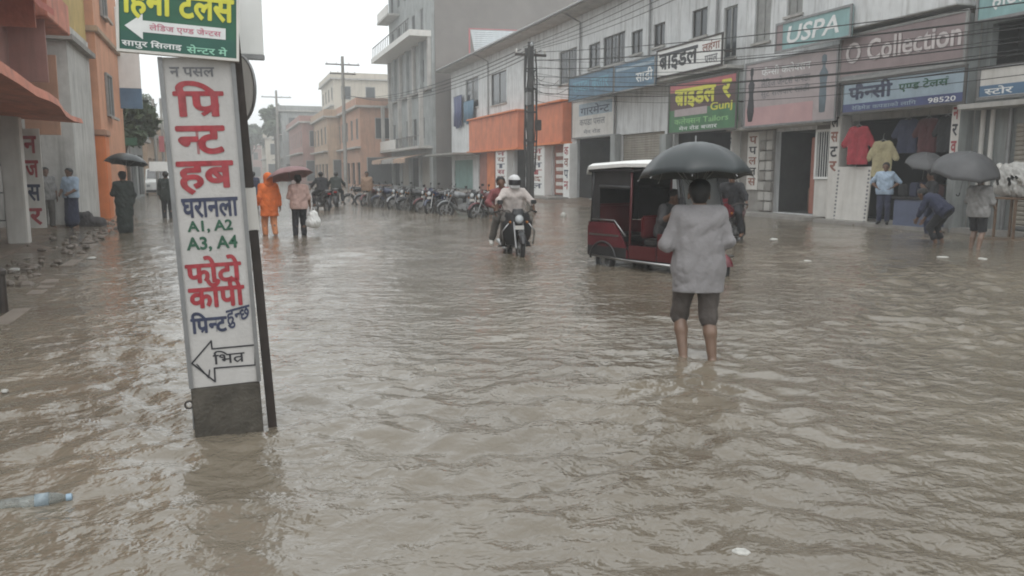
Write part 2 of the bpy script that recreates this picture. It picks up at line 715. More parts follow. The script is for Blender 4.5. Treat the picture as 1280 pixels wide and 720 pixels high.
def pose(**k):
    J = {n: Vector(v) for n, v in STAND.items()}
    for n, v in k.items():
        J[n] = Vector(v)
    return J


def add_hand(B, wrist, d, side, curl=.5, grip=None):
    """palm, four unequal fingers bent at their knuckles and a thumb from the side of the palm"""
    d = d.normalized()
    up = Vector((0, 1, 0)) if abs(d.y) < .8 else Vector((0, 0, 1))
    n = (up - d * up.dot(d)).normalized()                # the palm faces -n ... thumb on the n side
    s = d.cross(n).normalized() * side
    palm_n = s                                           # fingers curl towards the body's middle
    acr = n
    for q in (-.028, -.009, .010, .028):
        B.cone(wrist + acr * q * .6, wrist + d * .085 + acr * q, .016, .013, .012)
    for q, L in ((-.03, .058), (-.0105, .07), (.0105, .076), (.03, .068)):
        p = wrist + d * .088 + acr * q
        dd = d.copy()
        r = .0098
        for seg in range(3):
            dd = (dd + palm_n * -curl * .75).normalized()
            e = p + dd * L * (.45, .32, .25)[seg]
            B.cone(p, e, r, r * .92, .004)
            p, r = e, r * .92
    t0 = wrist + d * .025 + acr * .025
    t1 = t0 + (acr * .75 + d * .6 - palm_n * curl * .3).normalized() * .045
    t2 = t1 + (acr * .2 + d * .8 - palm_n * curl * .8).normalized() * .035
    B.cone(t0, t1, .014, .0115, .008)
    B.cone(t1, t2, .0112, .0095, .004)


def spine_up(J):
    return (J['neck'] - J['pelvis']).normalized()


def torso(B, J, g=0.0, k=.04):
    up = spine_up(J)
    for s, hip, sh in ((-1, 'hl', 'sl'), (1, 'hr', 'sr')):
        hipp = J[hip] + up * .03
        ins = J['chest'] + (J[sh] - J['chest']) * .52
        ins = ins - up * .02
        B.cone(hipp, hipp * .5 + ins * .5 - (J[hip] - J['pelvis']) * .12, .112 + g, .10 + g, k)
        B.cone(hipp * .5 + ins * .5 - (J[hip] - J['pelvis']) * .12, ins, .10 + g, .105 + g, k)
        B.cone(ins, J[sh], .072 + g * .8, .054 + g * .8, k)
        B.cone(J['neck'] - up * .02, J['neck'] * .35 + J[sh] * .65, .05 + g * .5, .045 + g * .6, .035)
    B.cone(J['pelvis'], J['chest'], .10 + g, .10 + g, k)
    B.cone(J['chest'], J['neck'], .085 + g * .6, .058 + g * .3, k)


def person(name, label, loc, rz, J, top, bottom, skin=None, hair=True, group=None, scale=1.0, h=.012, helmet=None, sleeve=.9, hem=.12, leg=1.85,
           seed=0, shoes=None, hood=None, cat='person', skirt=0.0, curl=.5, rot=None, fold=1.0, puff=0.0, flare=.0, head_rest=False):
    t = thing(name, label, cat, loc, R(rz), group, rot)
    t.scale = (scale,) * 3
    skin = skin or SKIN
    B = Blob(h)
    up = spine_up(J)
    torso(B, J)
    fd = J['face'].normalized()
    hu = (up - fd * up.dot(fd)).normalized()
    hs_ = fd.cross(hu).normalized()
    hc = J['head']
    q = lambda x, y, z: hc + hs_ * x + fd * y + hu * z
    B.cone(J['neck'], hc - hu * .04 - fd * .02, .056, .054)
    B.cone(q(0, -.025, .03), q(0, .015, .03), .086, .082, .03)
    B.cone(q(0, .02, -.01), q(0, .048, -.085), .07, .038, .03)
    B.cone(q(-.03, .07, .022), q(.03, .07, .022), .018, .018, .015)
    B.cone(q(0, .088, .008), q(0, .108, -.028), .009, .014, .01)
    B.cone(q(-.02, .083, -.062), q(.02, .083, -.062), .009, .009, .008)
    for s in (-1, 1):
        B.cone(q(s * .084, -.01, .0), q(s * .088, -.015, -.035), .016, .010, .008)
    for s, S_, E_, W_, H_, K_, A_ in ((-1, 'sl', 'el', 'wl', 'hl', 'kl', 'al'), (1, 'sr', 'er', 'wr', 'hr', 'kr', 'ar')):
        sh, e, wv, hp, kn, an = J[S_], J[E_], J[W_], J[H_], J[K_], J[A_]
        B.cone(sh, e, .052, .041)
        B.cone(e, e + (wv - e) * .35, .041, .043)
        B.cone(e + (wv - e) * .35, wv, .042, .027)
        add_hand(B, wv, wv - e, s, curl)
        B.cone(hp, kn, .092, .057, .035)
        cm = kn + (an - kn) * .32 - J['foot'].normalized() * .015
        B.cone(kn, cm, .055, .057)
        B.cone(cm, an, .055, .035)
        ft = J.get('toe' + A_[1])
        ft = ft if ft is not None else an + J['foot'].normalized() * .16 + Vector((s * .02, 0, -.05))
        hl_ = an + (an - ft).normalized() * .05 - Vector((0, 0, .02))
        B.cone(an, hl_, .038, .036)
        B.cone(an + Vector((0, 0, -.02)), ft, .042, .030)
    B.mesh('body', skin, t)
    for s in (-1, 1):
        MB().lathe([(.0, -.011), (.008, -.008), (.0115, 0), (.008, .008), (.0, .011)], 8, Matrix.Translation(q(s * .031, .074, .004))).build('eye', EYE_WHITE, t, True)
    # trousers
    if bottom:
        T = Blob(h)
        T.fold = .0045
        for s, H_, K_, A_ in ((-1, 'hl', 'kl', 'al'), (1, 'hr', 'kr', 'ar')):
            hp, kn, an = J[H_], J[K_], J[A_]
            T.cone(hp, kn, .108, .078 + flare, .03)
            T.cone(J['pelvis'], hp, .115, .112, .03)
            if leg > 1:
                T.cone(kn, kn + (an - kn) * (leg - 1), .077 + flare, .066 + flare, .03)
        T.cone(J['pelvis'] + up * .0, J['pelvis'] + up * .1, .118, .11, .03)
        if skirt:
            T.cone(J['pelvis'] - up * .05, (J['kl'] + J['kr']) / 2 - Vector((0, 0, skirt)), .15, .19, .05)
        if leg <= 1:
            for H_, K_ in (('hl', 'kl'), ('hr', 'kr')):
                pass
            d = ((J['hl'] - J['kl']) + (J['hr'] - J['kr'])).normalized()
            cpt = (J['hl'] + J['hr']) / 2 * (1 - leg) + (J['kl'] + J['kr']) / 2 * leg
            T.clip.append((cpt, d))
        T.mesh('trousers', bottom, t, seed)
    # shirt
    if top:
        S = Blob(h)
        S.fold = .0065 * fold
        torso(S, J, .026 + puff, .05)
        S.cone(J['pelvis'] + up * .1, J['pelvis'] - up * (hem + .12), .128 + puff, .145 + puff, .05)
        for s, H_ in ((-1, 'hl'), (1, 'hr')):
            S.cone(J[H_] + up * .05, J[H_] - up * (hem + .08), .125 + puff, .132 + puff, .05)
        for S_, E_, W_ in (('sl', 'el', 'wl'), ('sr', 'er', 'wr')):
            sh, e, wv = J[S_], J[E_], J[W_]
            if sleeve <= 1:
                S.cone(sh, sh + (e - sh) * sleeve, .066 + puff, .066 + puff, .03)
            else:
                S.cone(sh, e, .066 + puff, .060 + puff, .03)
                S.cone(e, e + (wv - e) * (sleeve - 1), .060 + puff, .046 + puff * .5, .03)
        S.clip.append((J['pelvis'] - up * hem, up))
        S.cone(J['neck'] - up * .03, J['neck'] + up * .03, .066, .064, .02)
        S.clip.append((J['neck'] + up * .035, -up))
        S.mesh('shirt', top, t, seed + 11)
    if hair and not helmet and not hood:
        Hh = Blob(.009)
        Hh.cone(q(0, -.03, .04), q(0, .012, .046), .094, .087, .03)
        Hh.cone(q(0, -.05, .0), q(0, -.055, -.03), .075, .06, .03)
        Hh.clip.append((q(0, .072, .055), (-fd * .85 + hu * .5).normalized()))
        Hh.fold = .003
        Hh.mesh('hair', HAIR, t, seed)
    if helmet:
        Hh = Blob(.010)
        Hh.cone(q(0, -.03, .035), q(0, .015, .04), .122, .118, .03)
        Hh.cone(q(0, -.03, -.02), q(0, -.02, -.04), .112, .10, .03)
        Hh.cone(q(-.05, .06, -.075), q(.05, .06, -.075), .05, .05, .03)
        Hh.mesh('helmet', helmet, t, seed)
        vz = MB()
        rg = []
        for z_ in (-.045, -.01, .03, .06):
            rg.append([q(math.sin(a) * .137, -.01 + math.cos(a) * .15 - abs(z_) * .1, z_) for a in np.linspace(-1.1, 1.1, 9)])
        vz.loft(rg, closed=False, caps=False)
        vz.build('visor', BLACK_PLASTIC, t, True)
    if hood:
        Hh = Blob(.011)
        Hh.cone(q(0, -.03, .035), q(0, .01, .04), .118, .112, .03)
        Hh.cone(q(0, -.03, -.02), J['neck'] - fd * .02, .11, .12, .03)
        Hh.sub.append((q(0, .13, -.01), .085))
        Hh.mesh('hood', hood, t, seed)
    if shoes:
        S = Blob(.010)
        for s, A_ in ((-1, 'al'), (1, 'ar')):
            an = J[A_]
            ft = J.get('toe' + A_[1])
            ft = ft if ft is not None else an + J['foot'].normalized() * .16 + Vector((s * .02, 0, -.05))
            bb = Blob(.010)
            hl_ = an + (an - ft).normalized() * .05 - Vector((0, 0, .02))
            bb.cone(an, hl_, .048, .045)
            bb.cone(an + Vector((0, 0, -.02)), ft, .05, .04)
            bb.mesh('shoe', shoes, t)
    return t


# ================================================================== THE SETTING
def noise2(x, y, seed, k=1.0, n=9):
    r = np.random.RandomState(seed)
    o = 0
    for i in range(n):
        a = r.uniform(0, 6.28)
        f = k * r.uniform(.5, 2.2)
        o = o + np.sin((x * math.cos(a) + y * math.sin(a)) * f + r.uniform(0, 6.28)) / (f / k) ** .5
    return o / n ** .5


def grid_mesh(name, xs, ys, Z, m, smooth=True):
    nx, ny = len(xs), len(ys)
    X, Y = np.meshgrid(xs, ys, indexing='ij')
    V = np.stack([X, Y, Z], -1).reshape(-1, 3)
    i = np.arange((nx - 1) * (ny - 1))
    a = (i // (ny - 1)) * ny + i % (ny - 1)
    Fc = np.stack([a, a + ny, a + ny + 1, a + 1], 1)
    me = bpy.data.meshes.new(name)
    me.vertices.add(len(V))
    me.vertices.foreach_set('co', V.ravel())
    me.loops.add(Fc.size)
    me.loops.foreach_set('vertex_index', Fc.ravel().astype(np.int32))
    me.polygons.add(len(Fc))
    me.polygons.foreach_set('loop_start', (np.arange(len(Fc)) * 4).astype(np.int32))
    me.update(calc_edges=True)
    me.materials.append(m)
    if smooth:
        me.shade_smooth()
    o = bpy.data.objects.new(name, me)
    COL.objects.link(o)
    return o


g = MB().box(-420, 420, -420, 420, -.5, -.14).build('ground', BED)
tag(g, kind='structure')


def water_material():
    m = bpy.data.materials.new('muddy flood water')
    m.use_nodes = True
    n, l = m.node_tree.nodes, m.node_tree.links
    b = n['Principled BSDF']
    b.inputs['Roughness'].default_value = .07
    b.inputs['IOR'].default_value = 1.62
    b.inputs['Specular IOR Level'].default_value = .5
    tc = n.new('ShaderNodeTexCoord')
    nz = n.new('ShaderNodeTexNoise')
    nz.inputs['Scale'].default_value = .45
    nz.inputs['Detail'].default_value = 6
    nz.inputs['Distortion'].default_value = .8
    l.new(tc.outputs['Object'], nz.inputs['Vector'])
    rp = n.new('ShaderNodeValToRGB')
    rp.color_ramp.elements[0].position = .3
    rp.color_ramp.elements[1].position = .72
    rp.color_ramp.elements[0].color = (.13, .108, .08, 1)
    rp.color_ramp.elements[1].color = (.195, .166, .126, 1)
    l.new(nz.outputs['Fac'], rp.inputs['Fac'])
    l.new(rp.outputs['Color'], b.inputs['Base Color'])
    mp = n.new('ShaderNodeMapping')
    mp.inputs['Scale'].default_value = (1, 1.12, 1)
    mp.inputs['Rotation'].default_value = (0, 0, .35)
    l.new(tc.outputs['Object'], mp.inputs['Vector'])
    n1 = n.new('ShaderNodeTexNoise')
    n1.inputs['Scale'].default_value = 6.5
    n1.inputs['Detail'].default_value = 3.5
    n1.inputs['Roughness'].default_value = .55
    n1.inputs['Distortion'].default_value = .25
    l.new(mp.outputs[0], n1.inputs['Vector'])
    bp = n.new('ShaderNodeBump')
    bp.inputs['Strength'].default_value = .8
    bp.inputs['Distance'].default_value = .05
    l.new(n1.outputs['Fac'], bp.inputs['Height'])
    n4 = n.new('ShaderNodeTexNoise')                 # slack patches between ruffled ones
    n4.inputs['Scale'].default_value = .7
    n4.inputs['Detail'].default_value = 3
    l.new(tc.outputs['Object'], n4.inputs['Vector'])
    r4 = n.new('ShaderNodeMapRange')
    r4.inputs[1].default_value = .36
    r4.inputs[2].default_value = .66
    r4.inputs[3].default_value = .35
    r4.inputs[4].default_value = 1.0
    l.new(n4.outputs['Fac'], r4.inputs[0])
    l.new(r4.outputs[0], bp.inputs['Strength'])
    l.new(bp.outputs[0], b.inputs['Normal'])
    return m


mx0 = on_ground(869, 444)


def build_water():
    xs = np.arange(-4.6, 18.31, .03)
    ys = [.3]
    while ys[-1] < 30:
        ys.append(ys[-1] + max(.016, ys[-1] * .0075))
    ys = np.array(ys)
    X, Y = np.meshgrid(xs, ys, indexing='ij')
    r = np.random.RandomState(5)
    wx = X + .09 * np.sin(Y * 2.1 + 1.1 * np.sin(X * .9)) + .03 * np.sin(Y * 4.3 + X * 2.7)
    wy = Y + .09 * np.sin(X * 1.7 + 1.3 * np.sin(Y * .8)) + .03 * np.sin(X * 4.9 - Y * 2.1)
    Z = np.zeros_like(X)
    step = np.maximum(.03, Y * .0075)
    for i in range(46):
        lam = .15 * (.62 / .15) ** r.uniform(0, 1)
        a = r.normal(1.35, 1.05)
        k = 2 * math.pi / lam
        amp = .0070 * lam
        ph = (wx * math.cos(a) + wy * math.sin(a)) * k + r.uniform(0, 6.28)
        fade = np.clip((lam / step - 3) / 4, 0, 1)
        Z += amp * fade * (np.sin(ph) + .25 * np.sin(2 * ph + .6))
    for i in range(9):                                # a few longer swells between the ripples
        lam = r.uniform(.6, 1.25)
        a = r.normal(1.35, .8)
        ph = (wx * math.cos(a) + wy * math.sin(a)) * 2 * math.pi / lam + r.uniform(0, 6.28)
        Z += .0032 * lam * np.sin(ph)
    calm = .62 + .5 * noise2(X, Y, 12, .8)
    Z *= np.clip(calm, .3, 1.5)
    for cx, cy, am in ((mx0[0] - .11, mx0[1], .006), (mx0[0] + .12, mx0[1] - .08, .006), (-.05, 4.9, .005), (5.2, 14.2, .012), (6.1, 12.4, .008), (6.5, 10.9, .008), (.95, 20.6, .012), (1.7, 20.6, .012), (10.5, 15, .012)):
        d = np.sqrt((X - cx) ** 2 + (Y - cy) ** 2)
        Z += am * np.sin(d * 30 + 2.2 * np.sin(np.arctan2(Y - cy, X - cx) * 2)) * np.exp(-d / .5) * np.clip(d / .1, 0, 1)
    edge = np.minimum.reduce([X - xs[0], xs[-1] - X, Y - ys[0], ys[-1] - Y])
    Z *= np.clip(edge / .5, 0, 1)
    o = grid_mesh('flood_water', xs, ys, Z, water_material())
    # the sheet goes on flat outside the street in front of the camera
    me = o.data
    bm = bmesh.new()
    bm.from_mesh(me)
    x0, x1, y0, y1 = xs[0], xs[-1], ys[0], ys[-1]
    def q(a, b, c, d):
        bm.faces.new([bm.verts.new((p[0], p[1], 0)) for p in ((a, c), (b, c), (b, d), (a, d))])
    q(-300, x0, -300, 380)
    q(x1, 300, -300, 380)
    q(x0, x1, -300, y0)
    q(x0, x1, y1, 380)
    bm.to_mesh(me)
    bm.free()
    return tag(o, kind='structure')


build_water()


def mud(name, x0, x1, y0, y1, h0, h1, seed, n=(26, 90)):
    xs, ys = np.linspace(x0, x1, n[0]), np.linspace(y0, y1, n[1])
    X, Y = np.meshgrid(xs, ys, indexing='ij')
    t = (X - x0) / (x1 - x0)
    e = np.minimum.reduce([(Y - y0) / 2.0, (y1 - Y) / 2.0, np.ones_like(Y)])
    Z = (h0 + (h1 - h0) * t) + .035 * noise2(X, Y, seed, 2.2) + .02 * noise2(X, Y, seed + 1, 7)
    Z = np.where(e < 1, Z * e - .13 * (1 - e), Z)
    return tag(grid_mesh(name, xs, ys, Z, MUD), kind='structure')


mud('mud_bank', -2.7, -5.7, 12, 31, -.09, .09, 3)
mud('mud_bank', 14.2, 18.4, 30, 66, -.06, .12, 9)
mud('mud_bank', 16.3, 18.4, 9, 30, -.08, .06, 14)
# low kerb, just awash, along the near edge of the left footway
KERB = mat('muddy kerb stone', (.2, .165, .135), .5, .3, 3)
kb = MB()
for i in range(15):
    ya = 7.6 + i * 1.12
    xa = -2.25 - (ya - 9.4) * .058
    kb.box(xa - .2, xa + .1, ya, ya + 1.118, -.2, -.141)
kerb = tag(kb.build('kerb', KERB), kind='structure')
for i in range(14):
    kb = MB()
    ya = 8.2 + i * 1.12
    xa = -2.25 - (ya - 9.4) * .058
    kb.rbox(xa - .16, xa + .06, ya, ya + 1.10, -.14, -.002 + .010 * math.sin(i * 2.3), .015)
    kb.build('kerb_stone', KERB, kerb)


# broken stones and lumps of mud along both wet edges
rub = MB()
rr0 = random.Random(19)
for i in range(190):
    if i < 120:
        cx, cy = -2.75 - abs(rr0.gauss(0, .55)), rr0.uniform(11.5, 29)
    else:
        cx, cy = 17.2 + rr0.uniform(-.9, .7), rr0.uniform(11, 60)
    sz = rr0.uniform(.025, .085)
    M_ = Matrix.Translation((cx, cy, rr0.uniform(-.01, .04))) @ Matrix.Rotation(rr0.uniform(0, 3), 4, 'Z') @ Matrix.Diagonal((sz * rr0.uniform(.8, 1.9), sz * rr0.uniform(.7, 1.3), sz * rr0.uniform(.4, .8), 1))
    rub.lathe([(.0, -1), (.75, -.6), (1, .05), (.6, .8), (0, 1)], 6, M_)
tag(rub.build('rubble', mat('wet broken stone', (.17, .14, .115), .6, .45, 9)), kind='stuff')


# ------------------------------------------------------------------ building kit (local x along the front, local y into the building)
def holed_wall(mb, x0, x1, z0, z1, holes, th=.22, y=0.0, dep=None):
    xs = sorted({x0, x1} | {min(max(v, x0), x1) for h in holes for v in (h[0], h[1])})
    zs = sorted({z0, z1} | {min(max(v, z0), z1) for h in holes for v in (h[2], h[3])})
    for i in range(len(xs) - 1):
        for j in range(len(zs) - 1):
            cx, cz = (xs[i] + xs[i + 1]) / 2, (zs[j] + zs[j + 1]) / 2
            if any(h[0] < cx < h[1] and h[2] < cz < h[3] for h in holes):
                continue
            mb.quad((xs[i], y, zs[j]), (xs[i + 1], y, zs[j]), (xs[i + 1], y, zs[j + 1]), (xs[i], y, zs[j + 1]))
    for a, b, c, d in holes:
        mb.quad((a, y, c), (a, y + th, c), (a, y + th, d), (a, y, d))
        mb.quad((b, y, c), (b, y, d), (b, y + th, d), (b, y + th, c))
        mb.quad((a, y, d), (a, y + th, d), (b, y + th, d), (b, y, d))
        mb.quad((a, y, c), (b, y, c), (b, y + th, c), (a, y + th, c))


def shell(root, W, D, H, holes, m, z0=-.14, name='wall'):
    mb = MB()
    holed_wall(mb, 0, W, z0, H, holes)
    mb.quad((0, 0, z0), (0, 0, H), (0, D, H), (0, D, z0))
    mb.quad((W, 0, z0), (W, D, z0), (W, D, H), (W, 0, H))
    mb.quad((0, D, z0), (0, D, H), (W, D, H), (W, D, z0))
    mb.quad((0, 0, H), (W, 0, H), (W, D, H), (0, D, H))
    return mb.build(name, m, root, fixn=False)


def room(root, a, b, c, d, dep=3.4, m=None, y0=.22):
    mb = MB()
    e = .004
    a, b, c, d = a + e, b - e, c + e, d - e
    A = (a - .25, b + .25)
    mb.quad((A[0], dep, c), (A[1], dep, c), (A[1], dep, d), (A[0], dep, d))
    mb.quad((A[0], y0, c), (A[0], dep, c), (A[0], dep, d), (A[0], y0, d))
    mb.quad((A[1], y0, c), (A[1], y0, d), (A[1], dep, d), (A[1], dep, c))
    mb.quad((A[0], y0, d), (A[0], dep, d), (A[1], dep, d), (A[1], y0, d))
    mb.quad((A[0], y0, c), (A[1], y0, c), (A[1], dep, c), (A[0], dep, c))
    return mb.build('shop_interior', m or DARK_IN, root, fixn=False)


def window(root, a, b, c, d, frame=None, pane=None, leaves=2, bars=0, y=0.0, sill=True):
    f = MB()
    t = .06
    e = .003
    a, b, c, d = a + e, b - e, c + e, d - e
    f.box(a, b, y + .06, y + .14, c, c + t)
    f.box(a, b, y + .06, y + .14, d - t, d)
    f.box(a, a + t, y + .06, y + .14, c + t, d - t)
    f.box(b - t, b, y + .06, y + .14, c + t, d - t)
    for i in range(1, leaves):
        x = a + (b - a) * i / leaves
        f.box(x - t / 2, x + t / 2, y + .062, y + .138, c + t, d - t)
    o = f.build('window', frame or FRAME_GREY, root)
    p = MB().box(a + .01, b - .01, y + .10, y + .125, c + .01, d - .01).build('pane', pane or WINDOW_DARK, o)
    if bars:
        bb = MB()
        for i in range(bars):
            x = a + t + (b - a - 2 * t) * (i + .5) / bars
            bb.tube([(x, y + .03, c), (x, y + .03, d)], .012, 5)
        bb.build('window_bars', FRAME_DARK, o)
    if sill:
        MB().box(a - .08, b + .08, y - .09, y - .002, c - .09, c - .01).build('sill', LIGHT_CONC, o)
    return o


def shutter(root, a, b, c, d, m, y=.10):
    """rolling shutter: ribbed steel curtain"""
    mb = MB()
    n = max(6, int((d - c) / .11))
    prof = []
    for i in range(n):
        z = c + (d - c) * i / n
        h = (d - c) / n
        prof += [(y, z + .001), (y - .022, z + h * .25), (y - .022, z + h * .7), (y, z + h * .95)]
    vs = [(a + .01, p[0], p[1]) for p in prof] + [(b - .01, p[0], p[1]) for p in prof]
    k = len(prof)
    mb.add(vs, [(i, i + k, i + 1 + k, i + 1) for i in range(k - 1)])
    o = mb.build('rolling_shutter', m, root, fixn=False)
    MB().box(a + .02, b - .02, y - .05, y - .024, c + .01, c + .09).build('bottom_rail', GREY_METAL, o)
    return o


def slab(root, a, b, y0, y1, z0, z1, m, name='canopy_slab'):
    return MB().box(a, b, y0, y1, z0, z1).build(name, m, root)


class Side:
    """front plane on the right side of the street: X = const, local x = Yo - Y"""

    def __init__(s, X, pxl, pxr=None, Yo=None):
        s.X = X
        s.Yo = on_x(pxl, 215, X)[0] if Yo is None else Yo
        s.W = s.Yo - on_x(pxr, 215, X)[0] if pxr else None

    def u(s, px, py=215):
        return s.Yo - on_x(px, py, s.X)[0]

    def z(s, px, py):
        return on_x(px, py, s.X)[1]

    def rect(s, px0, px1, py0, py1):
        """py0 = top, py1 = bottom at the middle of px0..px1"""
        pm, ym = (px0 + px1) / 2, (py0 + py1) / 2
        return (s.u(px0, ym), s.u(px1, ym), s.z(pm, py1), s.z(pm, py0))

    def root(s, name, label, cat, group=None):
        return thing(name, label, cat, (s.X, s.Yo, 0), R(-90), group)


def sign(name, label, S, px0, px1, t0, b0, t1, b1, board, frame=None, out=.12, th=.07, group=None, cat='shop sign', fw=.05):
    """signboard fixed on front S; t0/b0 and t1/b1 are its top and bottom in the photo at px0 and px1"""
    X = S.X - out
    Y0, Y1 = on_x(px0, (t0 + b0) / 2, X)[0], on_x(px1, (t1 + b1) / 2, X)[0]
    zt = (on_x(px0, t0, X)[1] + on_x(px1, t1, X)[1]) / 2
    zb = (on_x(px0, b0, X)[1] + on_x(px1, b1, X)[1]) / 2
    W, H = Y0 - Y1, zt - zb
    t = thing(name, label, cat, (X, Y0, zb), R(-90), group)
    MB().box(0, W, 0, th, 0, H).build('board', board, t)
    if frame:
        f = MB()
        e = .02
        f.box(-e, W + e, -.025, .03, -e, fw)
        f.box(-e, W + e, -.025, .03, H - fw, H + e)
        f.box(-e, fw, -.025, .03, fw, H - fw)
        f.box(W - fw, W + e, -.025, .03, fw, H - fw)
        f.build('frame', frame, t)
    if out - th > .03:
        br = MB()
        for i in range(3):
            x = W * (.1 + .4 * i)
            br.box(x - .025, x + .025, th, out - .003, H * .5 - .03, H * .5 + .03)
        br.build('bracket', DARK_METAL, t)
    return t, W, H


def poster_column(parent, x0, x1, z0, z1, chars, inks, y=-.006, bold=.02):
    n = len(chars)
    h = (z1 - z0) / n
    for i, c in enumerate(chars):
        zz = z1 - (i + 1) * h
        lettering(parent, inks[i % len(inks)], c, x0 + (x1 - x0) * .15, x1 - (x1 - x0) * .15, zz + h * .14, zz + h * .86, y, bold)


# ================================================================== RIGHT SIDE OF THE STREET
XF = 18.3
A = Side(XF, 565, 925)

def bldA():
    t = A.root('row_building', 'long white two-storey shop row with a deep grey eave, behind the dark cable pole', 'building')
    W, H = A.W, 9.9
    wins = [A.rect(582, 598, 98, 135), A.rect(614, 633, 90, 130), A.rect(699, 721, 62, 104), A.rect(736, 750, 54, 84), A.rect(754, 781, 43, 80),
            A.rect(789, 803, 38, 67), A.rect(817, 831, 29, 58), A.rect(865, 884, 11, 46), A.rect(904, 921, 8, 72)]
    zf = .12
    shops = [A.rect(568, 591, 200, 243), A.rect(598, 627, 190, 243), A.rect(643, 657, 186, 243), A.rect(691, 712, 181, 243),
             A.rect(720, 768, 172, 243), A.rect(776, 830, 166, 243), A.rect(842, 920, 160, 243)]
    shops = [(a, b, zf, d) for a, b, c, d in shops]
    shell(t, W, 10, H, wins + shops, WHITE_WALL)
    for i, r in enumerate(wins):
        window(t, *r, frame=FRAME_GREY if i in (0, 2, 8) else FRAME_DARK, leaves=2 if i not in (4,) else 3, bars=6 if i in (4, 2) else 0)
    for i, r in enumerate(shops):
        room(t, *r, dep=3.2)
    shutter(t, *shops[0], TEAL)
    a, b, c, d = shops[1]
    # panelled doors
    for k in range(3):
        x0 = a + (b - a) * k / 3
        MB().rbox(x0 + .03, x0 + (b - a) / 3 - .03, .09, .14, c + .01, d - .02, .01).build('door', (SHUTTER_RED, DEEP_ORANGE, SHUTTER_RED)[k], t)
    shutter(t, *shops[3], SHUTTER_RED, .14)
    shutter(t, shops[5][0], shops[5][1], 1.9, shops[5][3], SHUTTER_BEIGE, .14)
    slab(t, -.6, W + .0, -1.15, .3, H + .004, H + .26, LIGHT_CONC, 'eave')
    gut = MB().tube([(-.5, -1.22, H + .12), (W, -1.22, H + .10)], .07, 8)
    gut.build('gutter', GREY_METAL, t)
    for px in (612, 725, 810, 892):
        u = A.u(px)
        MB().tube([(u, -1.2, H + .1), (u, -.10, H - .4), (u, -.10, 5.6)], .055, 8).build('downpipe', GREY_METAL, t)
    zl = A.z(835, 101)
    slab(t, A.u(766), W - .02, -.75, -.003, zl - .12, zl, LIGHT_CONC, 'ledge')
    zc = A.z(580, 193)
    slab(t, -.9, A.u(601), -2.2, -.003, zc - .1, zc + .04, CONCRETE)
    # orange shop fronts standing forward of the wall
    for p0, p1, t0_, t1_, b0_, b1_ in ((595, 657, 150, 140, 190, 184), (670, 714, 136, 127, 181, 177)):
        u0, u1 = A.u(p0), A.u(p1)
        pm = (p0 + p1) / 2
        zt, zb = A.z(pm, (t0_ + t1_) / 2), A.z(pm, (b0_ + b1_) / 2)
        MB().rbox(u0, u1, -.55, -.003, zb, zt, .02).build('fascia', ORANGE, t)
        slab(t, u0 - .1, u1 + .1, -.72, -.003, zb - .12, zb - .004, DEEP_ORANGE, 'fascia_ledge')
        slab(t, u0 - .1, u1 + .1, -.72, -.003, zt + .004, zt + .1, DEEP_ORANGE, 'fascia_cap')
    zb = A.z(680, 180) - .13
    for p0, p1, chars in ((628, 642, 'नयासवर'), (671, 690, 'जनतादल'), (714, 722, 'कवपन')):
        u0, u1 = A.u(p0), A.u(p1)
        pl = MB().rbox(u0, u1, -.5, -.004, -.14, zb, .02).build('pillar', WHITE_PAINT, t)
        poster_column(pl, u0, u1, .5, zb - .1, chars, (RED_INK, BROWN_INK, NAVY_INK), -.506)
    # barred low screen between the pillars
    u0, u1 = A.u(699), A.u(713)
    for k in range(6):
        z = .35 + k * .42
        MB().box(u0, u1, -.2, -.15, z, z + .2).build('screen_rail', OFFWHITE, t)
    st = MB().rbox(A.u(597), A.u(657), -1.6, -.51, -.14, .14, .03)
    st.build('step', CONCRETE, t)
    MB().rbox(A.u(668), A.u(722), -1.7, -.51, -.14, .16, .03).build('step', CONCRETE, t)
    for p in (773, 836):
        u = A.u(p)
        MB().rbox(u - .28, u + .28, -.35, -.004, -.14, A.z(p, 168), .02).build('pillar', GREY_WALL, t)
    u0, u1 = A.u(923), A.u(932)
    pl = MB().rbox(u0 - .02, W - .01, -.4, -.004, -.14, A.z(925, 152), .02).build('pillar', OFFWHITE, t)
    poster_column(pl, u0 - .02, W - .01, .4, 3.4, 'सनहरमल', (RED_INK, NAVY_INK), -.406)
    return t


bldA()
# roof board on the far end of the white row
def roofboard():
    Y = on_x(613, 215, XF + 1)[0]
    X0, z0 = on_y(588, 64, Y)
    X1, z1 = on_y(643, 40, Y)
    t = thing('roof_hoarding', 'pale corrugated metal hoarding leaning on the roof of the white row', 'hoarding', (X0, Y, 10.15), R(-8))
    Wd, Hh = X1 - X0, z1 - 10.15
    n = 12
    vs = []
    for i in range(n * 2 + 1):
        z = .25 + (Hh - .25) * i / (n * 2)
        yy = .05 * (i % 2)
        vs += [(Wd * .1 * (1 - i / (n * 2)), yy, z), (Wd, yy, z)]
    MB().add(vs, [(2 * i, 2 * i + 1, 2 * i + 3, 2 * i + 2) for i in range(n * 2)]).build('sheet', mat('pale corrugated sheet', (.55, .58, .6), .5, .1, 2, .3, (.3, .3, .3)), t, fixn=False)
    for x in (-.05, Wd + .05):
        MB().tube([(x, .1, -.2), (x, .1, Hh + .1)], .06, 6).build('post', SIGN_RED, t)
    MB().tube([(-.05, .1, Hh + .05), (Wd + .05, .1, Hh + .05)], .05, 6).build('rail', SIGN_RED, t)
roofboard()

